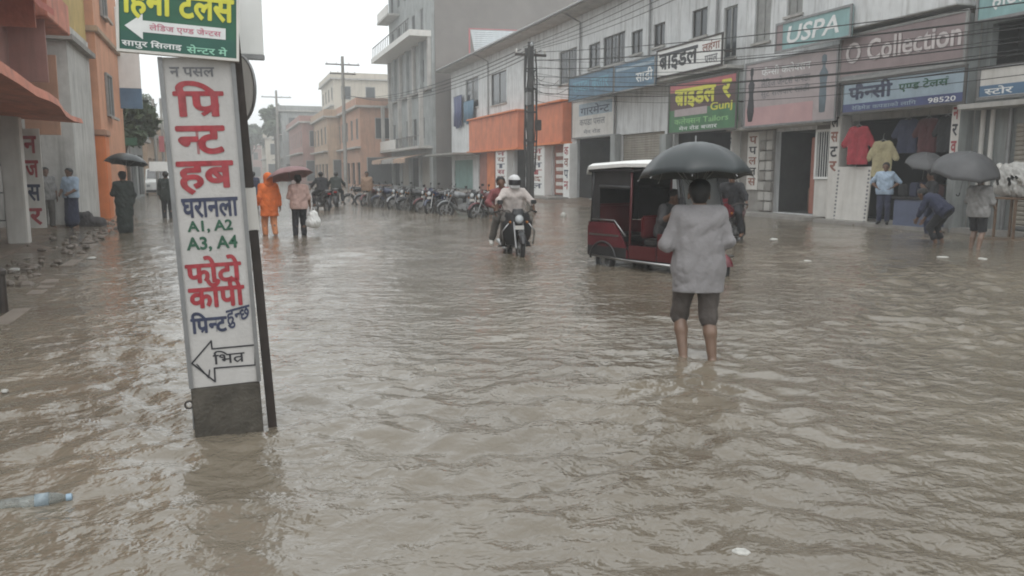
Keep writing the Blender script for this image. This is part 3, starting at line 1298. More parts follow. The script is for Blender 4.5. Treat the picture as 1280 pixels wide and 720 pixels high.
# --- signs on the white row
t, W, H = sign('shop_sign', 'grey white sign with a blue grey title block beside the orange fascia', A, 715, 768, 127, 174, 119, 168, OFFWHITE, GREY_METAL)
MB().box(W * .18, W * .95, -.006, 0, H * .58, H * .9).build('title_block', SIGN_PALEBLUE, t)
lettering(t, NAVY_INK, 'गारमेन्ट', W * .22, W * .9, H * .6, H * .86, -.012)
lettering(t, GREY_INK, 'कपडा पसल', W * .2, W * .8, H * .32, H * .48, -.006)
lettering(t, GREY_INK, 'मेन रोड', W * .3, W * .7, H * .1, H * .22, -.006)
t, W, H = sign('shop_sign', 'faded blue tarpaulin banner farther from the black and white sign', A, 711, 767, 97, 125, 84, 119, TARP_BLUE, FRAME_DARK, out=.9)
lettering(t, mat('washed blue ink', (.12, .3, .4), .5), 'कपडा बजार', W * .1, W * .9, H * .3, H * .75, -.006)
t, W, H = sign('shop_sign', 'faded blue banner with white bands, touching the black and white sign', A, 768, 819, 82, 116, 68, 106, TARP_BLUE, GREY_METAL, out=.9)
MB().box(W * .04, W * .97, -.006, 0, H * .74, H * .84).build('stripe', SIGN_PALEBLUE, t)
lettering(t, WHITE_INK, 'साडी', W * .55, W * .95, H * .2, H * .65, -.006)
t, W, H = sign('shop_sign', 'white sign with bold black lettering and a brown word above the green sign', A, 821, 903, 63, 97, 42, 82, WHITE_PAINT, DARK_METAL, out=.8)
lettering(t, BLACK_INK, 'ब्राइडल', W * .04, W * .66, H * .16, H * .84, -.006, .034)
lettering(t, BROWN_INK, 'लहंगा', W * .72, W * .97, H * .5, H * .86, -.006, .02)
lettering(t, GREY_INK, 'पसल', W * .76, W * .94, H * .14, H * .4, -.006, .02)
t, W, H = sign('shop_sign', 'green and maroon banner with yellow lettering over the black umbrella', A, 836, 921, 106, 168, 89, 160, SIGN_GREEN2, FRAME_DARK, out=.85)
MB().box(W * .02, W * .98, -.006, 0, H * .46, H * .80).build('title_band', SIGN_DARK, t)
MB().box(W * .02, W * .98, -.007, 0, H * .81, H * .97).build('top_band', SIGN_RED, t)
MB().box(W * .10, W * .60, -.007, 0, H * .33, H * .47).build('text_panel', SIGN_PINK, t)
lettering(t, YELLOW_INK, 'ब्राइडल', W * .10, W * .72, H * .48, H * .86, -.013, .04)
lettering(t, YELLOW_INK, 'र', W * .8, W * .93, H * .55, H * .9, -.013, .04)
lettering(t, YELLOW_INK, 'Gunj', W * .65, W * .95, H * .33, H * .52, -.013, .02)
lettering(t, mat('light green lettering', (.25, .5, .2), .5), 'कलेक्सन Tailors', W * .1, W * .9, H * .17, H * .31, -.006, .01)
lettering(t, WHITE_INK, 'मेन रोड बजार', W * .18, W * .75, H * .05, H * .14, -.006, .01)

# --- pink sign building
Bd = Side(XF, 925.5, 1048)
def bldB():
    t = Bd.root('shop_building', 'grey white building with a pink sign and a turquoise sign over an open doorway', 'building')
    W, H = Bd.W, 9.4
    wins = [Bd.rect(944, 964, -30, 52), Bd.rect(984, 1004, -30, 18)]
    sh = [Bd.rect(969, 1020, 163, 243)]
    sh = [(a, b, .14, d) for a, b, c, d in sh]
    shell(t, W, 10, H, wins + sh, WHITE_WALL)
    for r in wins:
        window(t, *r, frame=FRAME_GREY, pane=FRAME_GREY, leaves=2)
    room(t, *sh[0], dep=4)
    slab(t, 0.003, W - .003, -.9, .3, H + .004, H + .24, LIGHT_CONC, 'eave')
    a, b, c, d = sh[0]
    MB().box(.004, a - .002, -.03, -.004, -.14, 3.3).build('lower_wall', CONCRETE, t)
    MB().box(b + .002, W - .004, -.03, -.004, -.14, 3.3).build('lower_wall', CONCRETE, t)
    # screen of pierced blocks beside the doorway
    u0, u1 = Bd.u(951), Bd.u(968)
    for k in range(8):
        for j in range(2):
            x = u0 + (u1 - u0) * j / 2
            z = .15 + k * .36
            MB().rbox(x + .02, x + (u1 - u0) / 2 - .02, -.12, -.032, z + .02, z + .33, .02).build('screen_block', LIGHT_CONC if (k + j) % 3 else CONCRETE, t)
    u0, u1 = Bd.u(936), Bd.u(950)
    pn = MB().rbox(u0, u1, -.10, -.032, .9, 3.0, .01).build('poster_panel', OFFWHITE, t)
    poster_column(pn, u0, u1, 1.0, 2.9, 'पपललस', (BROWN_INK, BLACK_INK), -.106)
    # grille window leaf folded beside the doorway
    u0, u1 = Bd.u(1022), Bd.u(1042)
    zt, zb = Bd.z(1031, 162), Bd.z(1031, 224)
    f = MB()
    f.box(u0, u1, -.16, -.10, zb, zb + .08)
    f.box(u0, u1, -.16, -.10, zt - .08, zt)
    f.box(u0, u0 + .08, -.16, -.10, zb + .08, zt - .08)
    f.box(u1 - .08, u1, -.16, -.10, zb + .08, zt - .08)
    fr = f.build('grille_frame', WHITE_PAINT, t)
    MB().box(u0 + .05, u1 - .05, -.06, -.032, zb + .05, zt - .05).build('pane', WINDOW_DARK, fr)
    for k in range(5):
        x = u0 + .1 + (u1 - u0 - .2) * (k + .5) / 5
        MB().tube([(x, -.13, zb), (x, -.13, zt)], .014, 6).build('grille_bar', WHITE_PAINT, fr)
    MB().box(u0, u1, -.1, -.032, .1, zb - .02).build('lower_panel', OFFWHITE, t)
    slab(t, .01, W - .01, -.7, -.003, Bd.z(985, 160), Bd.z(985, 160) + .1, LIGHT_CONC, 'ledge')
    MB().rbox(Bd.u(940), Bd.u(1040), -1.0, -.13, -.14, .12, .03).build('step', CONCRETE, t)
    # things standing in the doorway
    a, b, c, d = sh[0]
    MB().rbox(b - .62, b - .06, .3, .36, c + .01, d - .25, .01).build('door', SHUTTER_RED, t)
    for k in range(3):
        MB().lathe([(.14, 0), (.19, .36), (.2, .37), (.17, .37)], 14, Matrix.Translation((a + 1.25 + .42 * k, .9 + .2 * (k % 2), .15))).build('bucket', (SIGN_BLUE, SIGN_RED, GREY_METAL)[k], t, 'auto')
    for k in range(5):
        MB().rbox(a + .1 + .5 * k, a + .5 + .5 * k, 3.42, 3.85, .645 + .65 * (k % 3), .95 + .65 * (k % 3), .03).build('packed_goods', (SIGN_PALEBLUE, OFFWHITE, SIGN_RED, SIGN_TEAL, WOOD)[k], t)
    MB().rbox(a + .3, a + .9, 1.2, 1.7, .15, 1.0, .03).build('counter', WOOD, t)
    for k in range(4):
        MB().box(a - .2, b + .2, 3.4, 3.9, .6 + k * .65, .64 + k * .65).build('shelf', WOOD, t)
    return t
bldB()
t, W, H = sign('shop_sign', 'large pale pink sign with a dark mannequin figure and rows of small print', Bd, 931, 1046, 80, 158, 58, 152, SIGN_PINK, GREY_METAL, out=.75)
MB().box(W * .02, W * .78, -.005, 0, H * .02, H * .3).build('lower_band', SIGN_PINK2, t)
fig = MB().lathe([(.0, 0), (.12, .02), (.2, .3), (.11, .75), (.17, 1.05), (.05, 1.2), (.05, 1.28), (.09, 1.36), (.08, 1.5), (0, 1.54)], 14, Matrix.Translation((W * .08, 0, H * .08)) @ Matrix.Diagonal((1.1, .12, H * .55, 1)))
fig.build('mannequin_print', BLACK_INK, t, True)
for i, s in enumerate(('फैन्सी कलेक्सन', 'लेडिज जेन्टस कपडा', 'सुट सलवार साडी')):
    lettering(t, (WHITE_INK, GREY_INK, GREY_INK)[i], s, W * .2, W * .74, H * (.76 - .17 * i), H * (.9 - .17 * i), -.006, .01)
fig = MB().lathe([(.0, 0), (.10, .02), (.13, .4), (.11, .75), (.15, 1.05), (.05, 1.2), (.05, 1.28), (.09, 1.36), (.08, 1.5), (0, 1.54)], 14, Matrix.Translation((W * .87, 0, H * .12)) @ Matrix.Diagonal((1.3, .12, H * .52, 1)))
fig.build('model_print', mat('blue grey print', (.13, .17, .2), .5), t, True)
t, W, H = sign('shop_sign', 'turquoise sign with slanted white lettering, above the pale pink sign', Bd, 970, 1064, 29, 64, 8, 48, SIGN_TEAL, GREY_METAL, out=1.02)
MB().box(0.02, W * .10, -.006, 0, .04, H - .04).build('dark_edge', SIGN_MAUVE, t)
lettering(t, WHITE_INK, 'USPA', W * .15, W * .86, H * .22, H * .82, -.008, .02, slant=.25)

# --- collection building
Cd = Side(XF, 1048.5, 1213)
def bldC():
    t = Cd.root('shop_building', 'grey white building with mauve and blue signs over a dark shop', 'building')
    W, H = Cd.W, 9.4
    sh = [Cd.rect(1064, 1202, 146, 243)]
    sh = [(a, b, .14, d) for a, b, c, d in sh]
    wins = [(.6, 1.5, 7.2, 8.6), (2.9, 3.9, 7.2, 8.6)]
    shell(t, W, 10, H, sh + wins, LIGHT_CONC)
    for r in wins:
        window(t, *r, frame=FRAME_GREY)
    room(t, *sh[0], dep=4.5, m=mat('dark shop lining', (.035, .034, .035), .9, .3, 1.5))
    slab(t, .003, W - .003, -.9, .3, H + .004, H + .24, LIGHT_CONC, 'eave')
    zz = Cd.z(1130, 30)
    MB().rbox(.02, W - .02, -.9, -.004, zz, zz + 1.6, .02).build('balcony_parapet', WHITE_WALL, t)
    a, b, c, d = sh[0]
    for k in range(5):
        MB().box(a - .2, b + .2, 3.9, 4.4, .5 + k * .6, .54 + k * .6).build('shelf', WOOD, t)
    r = random.Random(4)
    for k in range(4):
        x = a
        while x < b - .4:
            ww = r.uniform(.22, .5)
            MB().rbox(x, x + ww - .04, 3.86, 4.3, .545 + k * .6, .545 + k * .6 + r.uniform(.15, .42), .03).build('folded_cloth', r.choice([SIGN_MAUVE, SIGN_NAVY, FRAME_GREY, SIGN_DARK, SIGN_BLUE]), t)
            x += ww
    # pillars
    u0, u1 = Cd.u(1049), Cd.u(1062)
    p = MB().rbox(.01, u1, -.45, -.004, -.14, Cd.z(1050, 146), .02).build('pillar', OFFWHITE, t)
    poster_column(p, .0, u1, 1.5, 3.3, 'लसटर', (BLACK_INK, BROWN_INK), -.456, .03)
    u0, u1 = Cd.u(1200), Cd.u(1212)
    p = MB().rbox(u0, W - .012, -.45, -.004, -.14, Cd.z(1206, 22), .02).build('pillar', GREY_WALL, t)
    pp = MB().box(u0 + .03, W - .04, -.462, -.452, 1.5, Cd.z(1206, 128)).build('poster', OFFWHITE, p)
    poster_column(pp, u0 + .03, W - .04, 1.55, Cd.z(1206, 132), 'नरवस', (RED_INK, BLACK_INK), -.468, .03)
    MB().rbox(.2, W - .1, -1.1, -.46, -.14, .10, .03).build('step', CONCRETE, t)
    return t
bldC()
t, W, H = sign('shop_sign', 'grey mauve sign with raised pale lettering, above the blue shop sign', Cd, 1050, 1208, 47, 98, 12, 84, SIGN_MAUVE, FRAME_GREY, out=.7)
lettering(t, mat('pale raised letters', (.55, .5, .49), .4), 'O Collection', W * .06, W * .97, H * .36, H * .82, -.02, .02)
MB().box(W * .02, W * .98, -.006, 0, H * .04, H * .10).build('stripe', GREY_METAL, t)
t, W, H = sign('shop_sign', 'pale blue sign with a navy lower band, over the wide dark clothes shop', Cd, 1053, 1207, 99, 142, 87, 130, SIGN_PALEBLUE, FRAME_DARK, out=.75)
MB().box(.02, W - .02, -.006, 0, .03, H * .30).build('lower_band', SIGN_NAVY, t)
lettering(t, NAVY_INK, 'फैन्सी', W * .06, W * .45, H * .40, H * .95, -.008, .035)
lettering(t, GREEN_INK, 'एण्ड टेलर्स', W * .5, W * .88, H * .48, H * .80, -.008, .025)
lettering(t, SIGN_PALEBLUE, 'रेडिमेड कपडाको लागि', W * .1, W * .65, H * .10, H * .24, -.012, .01)
lettering(t, WHITE_INK, '98520', W * .74, W * .94, H * .09, H * .23, -.012, .01)

# --- building at the photo's right edge and the next one beyond the frame
Dd = Side(XF, 1213.5, Yo=on_x(1213.5, 215, XF)[0])
Dd.W = Dd.Yo - 6.0
def bldD():
    t = Dd.root('shop_building', 'grey building ending the shop row, with a white and blue sign over pipes', 'building')
    W, H = Dd.W, 9.0
    rec = (Dd.u(1226), W - .4, Dd.z(1250, 84), Dd.z(1250, 28))
    shell(t, W, 10, H, [rec], GREY_WALL)
    room(t, *rec, dep=1.2)
    slab(t, .003, W - .003, -.9, .3, H + .004, H + .24, LIGHT_CONC, 'eave')
    zc = Dd.z(1250, 130)
    slab(t, .15, W, -.8, -.003, zc - .12, zc, LIGHT_CONC, 'ledge')
    for px in (1228, 1240, 1262):
        u = Dd.u(px)
        MB().tube([(u, -.12, .1), (u, -.12, zc - .13)], .06, 10).build('downpipe', (LIGHT_CONC, GREY_METAL, OFFWHITE)[(px // 2) % 3], t)
    shutter(t, Dd.u(1268), W - .5, .15, zc - .5, SHUTTER_BEIGE, -.05)
    MB().rbox(.1, W - .1, -.7, -.13, -.14, .12, .03).build('step', CONCRETE, t)
    return t
bldD()
t, W, H = sign('shop_sign', 'white sign with a blue lower stripe at the end of the row above the pipes', Dd, 1223, 1300, 86, 124, 74, 118, OFFWHITE, GREY_METAL, out=.6)
MB().box(.02, W - .02, -.006, 0, H * .08, H * .42).build('lower_band', SIGN_BLUE, t)
lettering(t, WHITE_INK, 'स्टोर', W * .12, W * .6, H * .12, H * .38, -.012, .02)
t, W, H = sign('shop_sign', 'turquoise sign at the very top of the end building, over the dark recess', Dd, 1222, 1320, -20, 29, -60, 8, SIGN_TEAL, GREY_METAL, out=.6)
lettering(t, WHITE_INK, 'होटल', W * .2, W * .7, H * .2, H * .75, -.006, .02)
N_ = Side(XF + .4, 0, Yo=5.9)
N_.W = 16
t = N_.root('row_building', 'plain white two-storey building nearer than the end of the shop row', 'building')
hol = [(1 + 3 * i, 2.3 + 3 * i, 6, 7.6) for i in range(5)] + [(1 + 5 * i, 4.4 + 5 * i, .15, 3) for i in range(3)]
shell(t, 16, 10, 9.2, hol, WHITE_WALL)
for r in hol[:5]:
    window(t, *r)
for r in hol[5:]:
    room(t, *r)
    shutter(t, *r, SHUTTER_BEIGE, .14)

# ------------------------------------------------------------------ tall grey building
Td = Side(16.9, 490, Yo=on_x(490, 215, 16.9)[0])
def tall():
    Y1 = 68.9
    t = Td.root('apartment_building', 'tall grey four-storey building with balconies and a blank pinkish end wall', 'building')
    W, H = Td.Yo - Y1, 21.0
    zs = [3.6, 8.6, 13.0, 17.0]
    wins, doors = [], []
    for i, z in enumerate(zs):
        for k in range(5):
            u = 1.2 + k * (W - 2.0) / 5
            wins.append((u, u + 1.3, z + .9, z + 2.9))
    for k in range(4):
        u = .8 + k * (W - 1) / 4
        doors.append((u, u + 3.4, .12, 2.9))
    shell(t, W, 14, H, wins + doors, GREY_WALL)
    for i, r in enumerate(wins):
        window(t, *r, frame=(FRAME_GREY, FRAME_DARK)[i % 2], sill=False)
    for i, r in enumerate(doors):
        room(t, *r)
        if i % 2:
            shutter(t, *r, SHUTTER_BEIGE, .14)
    # plastered end wall towards the camera
    MB().box(W + .003, W + .12, .3, 13.8, 0, H).build('end_wall', PINKGREY, t)
    for i, z in enumerate(zs):
        if i == 1:                                    # this storey is flush: only a thin ledge and tall piers
            slab(t, -.1, W - .02, -.4, -.003, z, z + .15, CONCRETE, 'ledge')
            for k in range(7):
                u = .15 + k * (W - .7) / 6
                MB().rbox(u, u + .45, -.30, -.004, z + .153, 12.99, .02).build('pier', (LIGHT_CONC, GREY_WALL)[k % 2], t)
            continue
        dp = (1.2, 0, 1.9, 1.2)[i]
        slab(t, -.5, W * (1, 1, 1, .3)[i] - .02, -dp, -.003, z, z + (.22, 0, .5, .2)[i], (LIGHT_CONC, OFFWHITE)[i == 2], 'floor_slab')
        if i == 3:
            MB().rbox(-.45, W * .28, -1.16, -1.05, z + .203, z + 1.1, .02).build('parapet', OFFWHITE, t)
            continue
        if i == 2:
            rail = MB()
            for k in range(20):
                rail.tube([(k * W * .05, -1.8, z + .5), (k * W * .05, -1.8, z + 1.5)], .03, 5)
            rail.tube([(0, -1.8, z + 1.5), (W * .96, -1.8, z + 1.5)], .05, 6)
            rail.build('railing', FRAME_DARK, t)
            continue
        pr = MB().rbox(-.45, W * .42, -1.16, -1.05, z + .23, z + 1.15, .02)
        pr.build('parapet', (OFFWHITE, LIGHT_CONC, GREY_WALL, OFFWHITE)[i], t)
        rail = MB()
        for k in range(14):
            u = W * .45 + k * W * .036
            rail.tube([(u, -1.12, z + .22), (u, -1.12, z + 1.1)], .03, 5)
        rail.tube([(W * .44, -1.12, z + 1.12), (W * .97, -1.12, z + 1.12)], .04, 6)
        rail.build('railing', FRAME_DARK, t)
        for k in range(5):
            u = .1 + k * (W - .6) / 4
            MB().rbox(u, u + .35, -1.10, -.75, z + .23, zs[i + 1] - .005, .02).build('column', LIGHT_CONC, t)
    slab(t, -.7, W + .4, -1.7, 14.2, H + .004, H + .3, LIGHT_CONC, 'roof_slab')
    # ragged awnings over the ground floor
    for k in range(3):
        u = .3 + k * W / 3.2
        vs = []
        for i in range(9):
            x = u + i * W / 3.4 / 8
            vs += [(x, -.02, 3.2), (x, -2.2, 2.72 + .05 * math.sin(i * 1.7)), (x, -2.25, 2.35 + .08 * math.sin(i * 2.9))]
        fs = []
        for i in range(8):
            fs += [(3 * i, 3 * i + 3, 3 * i + 4, 3 * i + 1), (3 * i + 1, 3 * i + 4, 3 * i + 5, 3 * i + 2)]
        MB().add(vs, fs).build('awning', (mat('tan awning cloth', (.36, .24, .17), .9, .2, 2, .4), CONCRETE, mat('tan awning cloth', (.3, .2, .15)))[k], t, fixn=False)
    return t
tall()


# ------------------------------------------------------------------ far buildings
def far_block(name, label, x0, x1, y0, y1, H, m, floors=2, group=None, left=False, parapet=True):
    """block with its long front towards the street (local -y = world -X) and a short front towards the camera"""
    t = thing(name, label, 'building', (x1, y0, 0) if left else (x0, y1, 0), R(90) if left else R(-90), group)
    W, D = y1 - y0, x1 - x0
    ex = (lambda a, b: (-b, -a)) if left else (lambda a, b: (W + a, W + b))
    fh = H / floors
    holes = []
    for f in range(floors):
        n = max(2, int(W / 3.4))
        for k in range(n):
            u = (k + .25) * W / n
            if f == 0:
                holes.append((u - .1 * W / n, u + .62 * W / n, .12, 2.6))
            else:
                holes.append((u, u + .42 * W / n, f * fh + .9, f * fh + fh * .75))
    shell(t, W, D, H, holes, m)
    for i, h in enumerate(holes):
        if h[2] < .2:
            room(t, *h, dep=2.2)
        else:
            window(t, *h, frame=FRAME_GREY, sill=False)
    # windows of the end towards the camera
    n = max(1, int(D / 3))
    for f in range(floors):
        for k in range(n):
            v = (k + (.3 if f else .12)) * D / n
            fr = MB()
            z0, z1 = f * fh + .9, f * fh + fh * .75
            if f == 0:
                z0 = .2
            wk = .4 if f else .74
            fr.box(*ex(.004, .07), v, v + wk * D / n, z0, z1)
            o = fr.build('window', FRAME_GREY, t)
            MB().box(*ex(.072, .08), v + .08, v + wk * D / n - .08, z0 + .08, z1 - .08).build('pane', WINDOW_DARK, o)
    slab(t, -.4, W + .4, -.5, D + .2, H + .003, H + .22, LIGHT_CONC, 'roof_slab')
    for f in range(1, floors):
        slab(t, -.1, W + .5, -.6, -.003, f * fh - .1, f * fh + .06, LIGHT_CONC, 'ledge')
    if parapet:
        mb = MB()
        mb.box(-.3, W + .3, -.4, -.25, H + .224, H + 1.0)
        mb.box(*ex(.15, .3), -.25, D, H + .224, H + 1.0)
        mb.build('parapet', m, t)
    return t


far_block('far_building', 'peach two-storey building next to the tall grey one', 13.6, 19, 88, 104, 8.4, PEACH)
far_block('far_building', 'faded peach building with a set-back front, left of the brighter peach one', 12.0, 17, 104.2, 121, 8.3, PEACH2)
far_block('far_building', 'rose brown two-storey building beyond the peach ones', 10.4, 17, 121.3, 148, 8.6, ROSE)
far_block('far_building', 'tall cream building with a flat parapet roof, rising behind the peach ones', 15.4, 30, 124, 140, 15.2, CREAM_WALL, 4)
far_block('far_building', 'grey three-storey building beyond the rose brown one', 9.4, 17, 150, 176, 12.2, GREY_WALL, 3)
far_block('far_building', 'low pinkish building closing the street in the haze', 2.5, 9.2, 238, 256, 8, ROSE, 2)
far_block('far_building', 'hazy grey building at the far end of the street', -4.5, 2.2, 262, 280, 11, GREY_WALL, 3)
far_block('far_building', 'far pale cream building on the right of the street end', 8.2, 15, 190, 214, 9, CREAM_WALL, 2)


# ================================================================== LEFT SIDE
def leftbuildings():
    # veranda shop nearest the camera: local x = Y - 6, local y = -(X + 4)
    t = thing('veranda_shop', 'salmon painted shop with white lettered pillars under a sagging canopy', 'building', (-4.0, 6, 0), R(90))
    wl = MB()
    W = 15.6
    holed_wall(wl, 0, W, -.14, 3.4, [(1.2, 4.2, .1, 2.5), (5.4, 8.6, .1, 2.5), (9.8, 13.2, .1, 2.5)], y=1.6)
    wl.quad((W, 1.6, -.14), (W, 6, -.14), (W, 6, 3.4), (W, 1.6, 3.4))
    wl.build('wall', LIGHT_CONC, t, fixn=False)
    for a in (1.2, 5.4, 9.8):
        rm = room(t, a, a + 3.2, .1, 2.5, 4.5, y0=1.82)
    # upper storey
    up = MB()
    hw = [(1, 2.4, 4.6, 6.2), (5, 6.4, 4.6, 6.2), (9.2, 10.6, 4.6, 6.2), (13, 14.4, 4.6, 6.2)]
    holed_wall(up, 0, 18.2, 3.404, 8.6, hw, y=.6)
    up.quad((18.2, .6, 3.404), (18.2, 6, 3.404), (18.2, 6, 8.6), (18.2, .6, 8.6))
    up.quad((0, .6, 8.6), (18.2, .6, 8.6), (18.2, 6, 8.6), (0, 6, 8.6))
    up.quad((0, .6, 3.404), (0, .6, 8.6), (0, 6, 8.6), (0, 6, 3.404))
    up.quad((0, .6, 3.404), (18.2, .6, 3.404), (18.2, 6, 3.404), (0, 6, 3.404))
    up.build('upper_wall', ROSE, t, fixn=False)
    for h in hw:
        window(t, *h, y=.6, frame=FRAME_DARK)
    # sagging canopy
    vs = []
    n = 14
    for i in range(n + 1):
        f = i / n
        x = 1 + f * 13.3
        zo = 3.30 - .72 * f + .04 * math.sin(i * 1.9)
        yo = -1.0 + .06 * math.sin(i * 1.1)
        vs += [(x, .62, zo + .5), (x, yo, zo + .30 - .2 * f), (x, yo - .03, zo), (x, .62, zo + .1)]
    fs = []
    for i in range(n):
        a, b = 4 * i, 4 * i + 4
        for k in range(4):
            fs.append((a + k, b + k, b + (k + 1) % 4, a + (k + 1) % 4))
    fs += [(0, 1, 2, 3), (4 * n + 3, 4 * n + 2, 4 * n + 1, 4 * n)]
    MB().add(vs, fs).build('canopy', SALMON, t)
    # balcony box, hood and leaning boards above the canopy
    MB().rbox(7.2, 11.0, -.25, .598, 3.75, 4.7, .02).build('balcony', SALMON, t)
    aw = []
    for k in range(8):
        x = 9.0 + k * .8
        aw += [(x, .59, 5.75), (x, -.55, 5.05 + .05 * math.sin(k * 2.1)), (x, -.56, 4.9 + .05 * math.sin(k * 2.1))]
    MB().add(aw, [f for k in range(7) for f in ((3 * k, 3 * k + 3, 3 * k + 4, 3 * k + 1), (3 * k + 1, 3 * k + 4, 3 * k + 5, 3 * k + 2))]).build('awning', mat('faded red awning', (.42, .12, .09), .85, .3, 2, .4), t, fixn=False)
    MB().rbox(12.4, 15.0, -.45, .598, 6.9, 7.04, .02).build('window_hood', DEEP_ORANGE, t)
    MB().rbox(15.0, 17.8, -.35, .598, 5.0, 5.75, .02).build('painted_box', SALMON, t)
    for k, (x, z) in enumerate(((14.7, 3.9), (15.4, 3.6), (16.2, 3.3))):
        MB().box(x, x + .08, -.2, .55, z, z + 1.9, Matrix.Rotation(R(3 * k - 3), 4, 'Y')).build('board', (SALMON, ROSE, PEACH)[k], t)
    MB().tube([(0, -.5, 6.9), (18, -.5, 6.5)], .05, 6).build('rail', GREY_METAL, t)
    # pillars; their narrow faces towards the camera carry painted letters
    for k, (x, zt, chars) in enumerate(((6.4, 3.0, ''), (9.9, 2.85, ''), (13.3, 2.72, ''))):
        p = MB().rbox(x, x + .34, .05, .43, -.14, zt + .3, .02).build('pillar', WHITE_PAINT if k % 2 else OFFWHITE, t)
    for x, y0, y1, chars in ((11.6, .18, .62, 'दसनब'), (14.5, -.09, .30, 'नजसर')):
        pn = MB().box(x, x + .04, y0, y1, .3, 2.5).build('letter_panel', OFFWHITE, t)
        # lettering faces -Y of the world: build in a turned child frame
        hold = MB()
        for i, c in enumerate(chars):
            V, F = compose(c, .03)
            ax, bx = min(p[0] for p in V), max(p[0] for p in V)
            az, bz = min(p[1] for p in V), max(p[1] for p in V)
            lw = (y1 - y0) * .66
            z = 2.42 - (i + 1) * .53
            vv = [(x - .006 - .00005 * q, y1 - (y1 - y0) * .17 - (p[0] - ax) / (bx - ax) * lw, z + .07 + (p[1] - az) / (bz - az) * .38) for p, q in zip(V, islands(len(V), F))]
            MB().add(vv, F).build('lettering', (RED_INK, RED_INK, NAVY_INK, RED_INK)[i % 4], pn, fixn=False)
    # grille between pillars
    gr = MB()
    for i in range(6):
        gr.tube([(14.2, .3 + i * .16, .1), (14.2, .3 + i * .16, 2.6)], .018, 5)
    for z in (.5, 1.1, 1.7, 2.3):
        gr.tube([(14.2, .3, z), (14.2, 1.1, z)], .018, 5)
    gr.build('grille', GREY_METAL, t)
    MB().rbox(.5, 15.5, -.02, 1.58, -.14, .06, .02).build('plinth', MUD, t)

    # concrete building with the ochre top
    t = thing('corner_building', 'bare concrete wall under an ochre upper floor, beside the orange pillar', 'building', (-4.1, 26.0, 0), R(90))
    MB().box(0, 3.9, 0, 5, -.14, 5.7).build('wall', mat('whitewashed concrete', (.5, .49, .465), .85, .25, 1.1, .75, (.16, .15, .135), bump=.3), t)
    MB().box(.06, 3.9, .04, 5, 5.704, 10.5).build('upper_wall', YELLOW_WALL, t)
    sl = MB().box(-.35, 3.95, -.3, 4.9, 5.55, 5.69)
    MB().box(-.5, 0 - .004, .25, 4.5, 6.5, 6.9).build('sun_shade', DEEP_ORANGE, t)
    # arched opening in the end wall
    ar = [(.55, 4.1), (1.25, 4.1)] + [(.9 + .35 * math.cos(a), 4.75 + .35 * math.sin(a)) for a in np.linspace(0, math.pi, 9)]
    MB().prism([(p[0], p[1]) for p in ar], -.05, -.004, Matrix.Rotation(R(90), 4, 'Z') @ Matrix.Translation((0, 0, 0))).build('arched_window', WINDOW_DARK, t)
    MB().prism([(p[0] * 1.0, p[1]) for p in [(.45, 4.0), (1.35, 4.0), (1.35, 4.09), (.45, 4.09)]], -.16, -.004, Matrix.Rotation(R(90), 4, 'Z')).build('sill', CONCRETE, t)
    MB().box(-.25, 3.9, -.2, 1.4, 5.2, 5.35).build('ledge', CONCRETE, t)

    # peach building with the bright orange pillar
    t = thing('orange_building', 'peach building with a bright orange lower pillar on the street corner', 'building', (-3.92, 30.2, 0), R(90))
    MB().box(0, 6.4, 0, 5, -.14, 11).build('wall', mat('bright peach wall', (.62, .31, .19), .85, .2, .9, .55, (.3, .17, .12), bump=.15), t)
    MB().rbox(-.10, .9, -.10, .82, -.14, 2.75, .03).build('pillar', DEEP_ORANGE, t)
    MB().rbox(-.16, 1.0, -.16, 1.4, 2.754, 2.95, .03).build('pillar_cap', PEACH, t)
    MB().rbox(-.12, 6.4, -.12, 1.0, 6.1, 6.3, .03).build('ledge', PEACH2, t)
    MB().tube([(-.06, .95, .2), (-.06, .95, 10.8)], .05, 8).build('downpipe', YELLOW_WALL, t)
    for k in range(2):
        z = 3.5 + 3.4 * k
        window(t, 1.6, 3.0, z, z + 1.5, y=-.15, frame=FRAME_GREY)


leftbuildings()
far_block('far_building', 'low grey shop building beyond the orange pillar', -11, -5.2, 46, 58, 3.4, GREY_WALL, 1, left=True)
far_block('far_building', 'low faded building farther down the street on the sign board side', -11, -5.6, 66, 92, 4.2, PEACH2, 1, left=True)
far_block('far_building', 'two-storey hazy building well beyond the sign post', -12, -5.8, 100, 130, 6.6, CREAM_WALL, 2, left=True)
far_block('far_building', 'long hazy building near the end of the street on the sign board side', -13, -6, 140, 190, 7.5, GREY_WALL, 2, left=True)


# ================================================================== POLES AND WIRES
def pole(label, x, y, h, r=.13, arms=(), m=None, name='utility_pole', rot=0.0, clutter=False):
    t = thing(name, label, 'utility pole', (x, y, -.14), rot)
    MB().lathe([(r, 0), (r * .92, h * .4), (r * .75, h)], 12).build('shaft', m or CONCRETE, t, 'auto')
    for z, L in arms:
        MB().rbox(-L / 2, L / 2, -.06, .06, z - .06, z + .06, .01).build('crossarm', DARK_METAL, t)
        for s in (-1, -.4, .4, 1):
            MB().lathe([(.03, 0), (.06, .05), (.035, .1), (.055, .15), (.02, .2)], 8, Matrix.Translation((s * L * .46, 0, z + .06))).build('insulator', OFFWHITE, t, True)
    return t


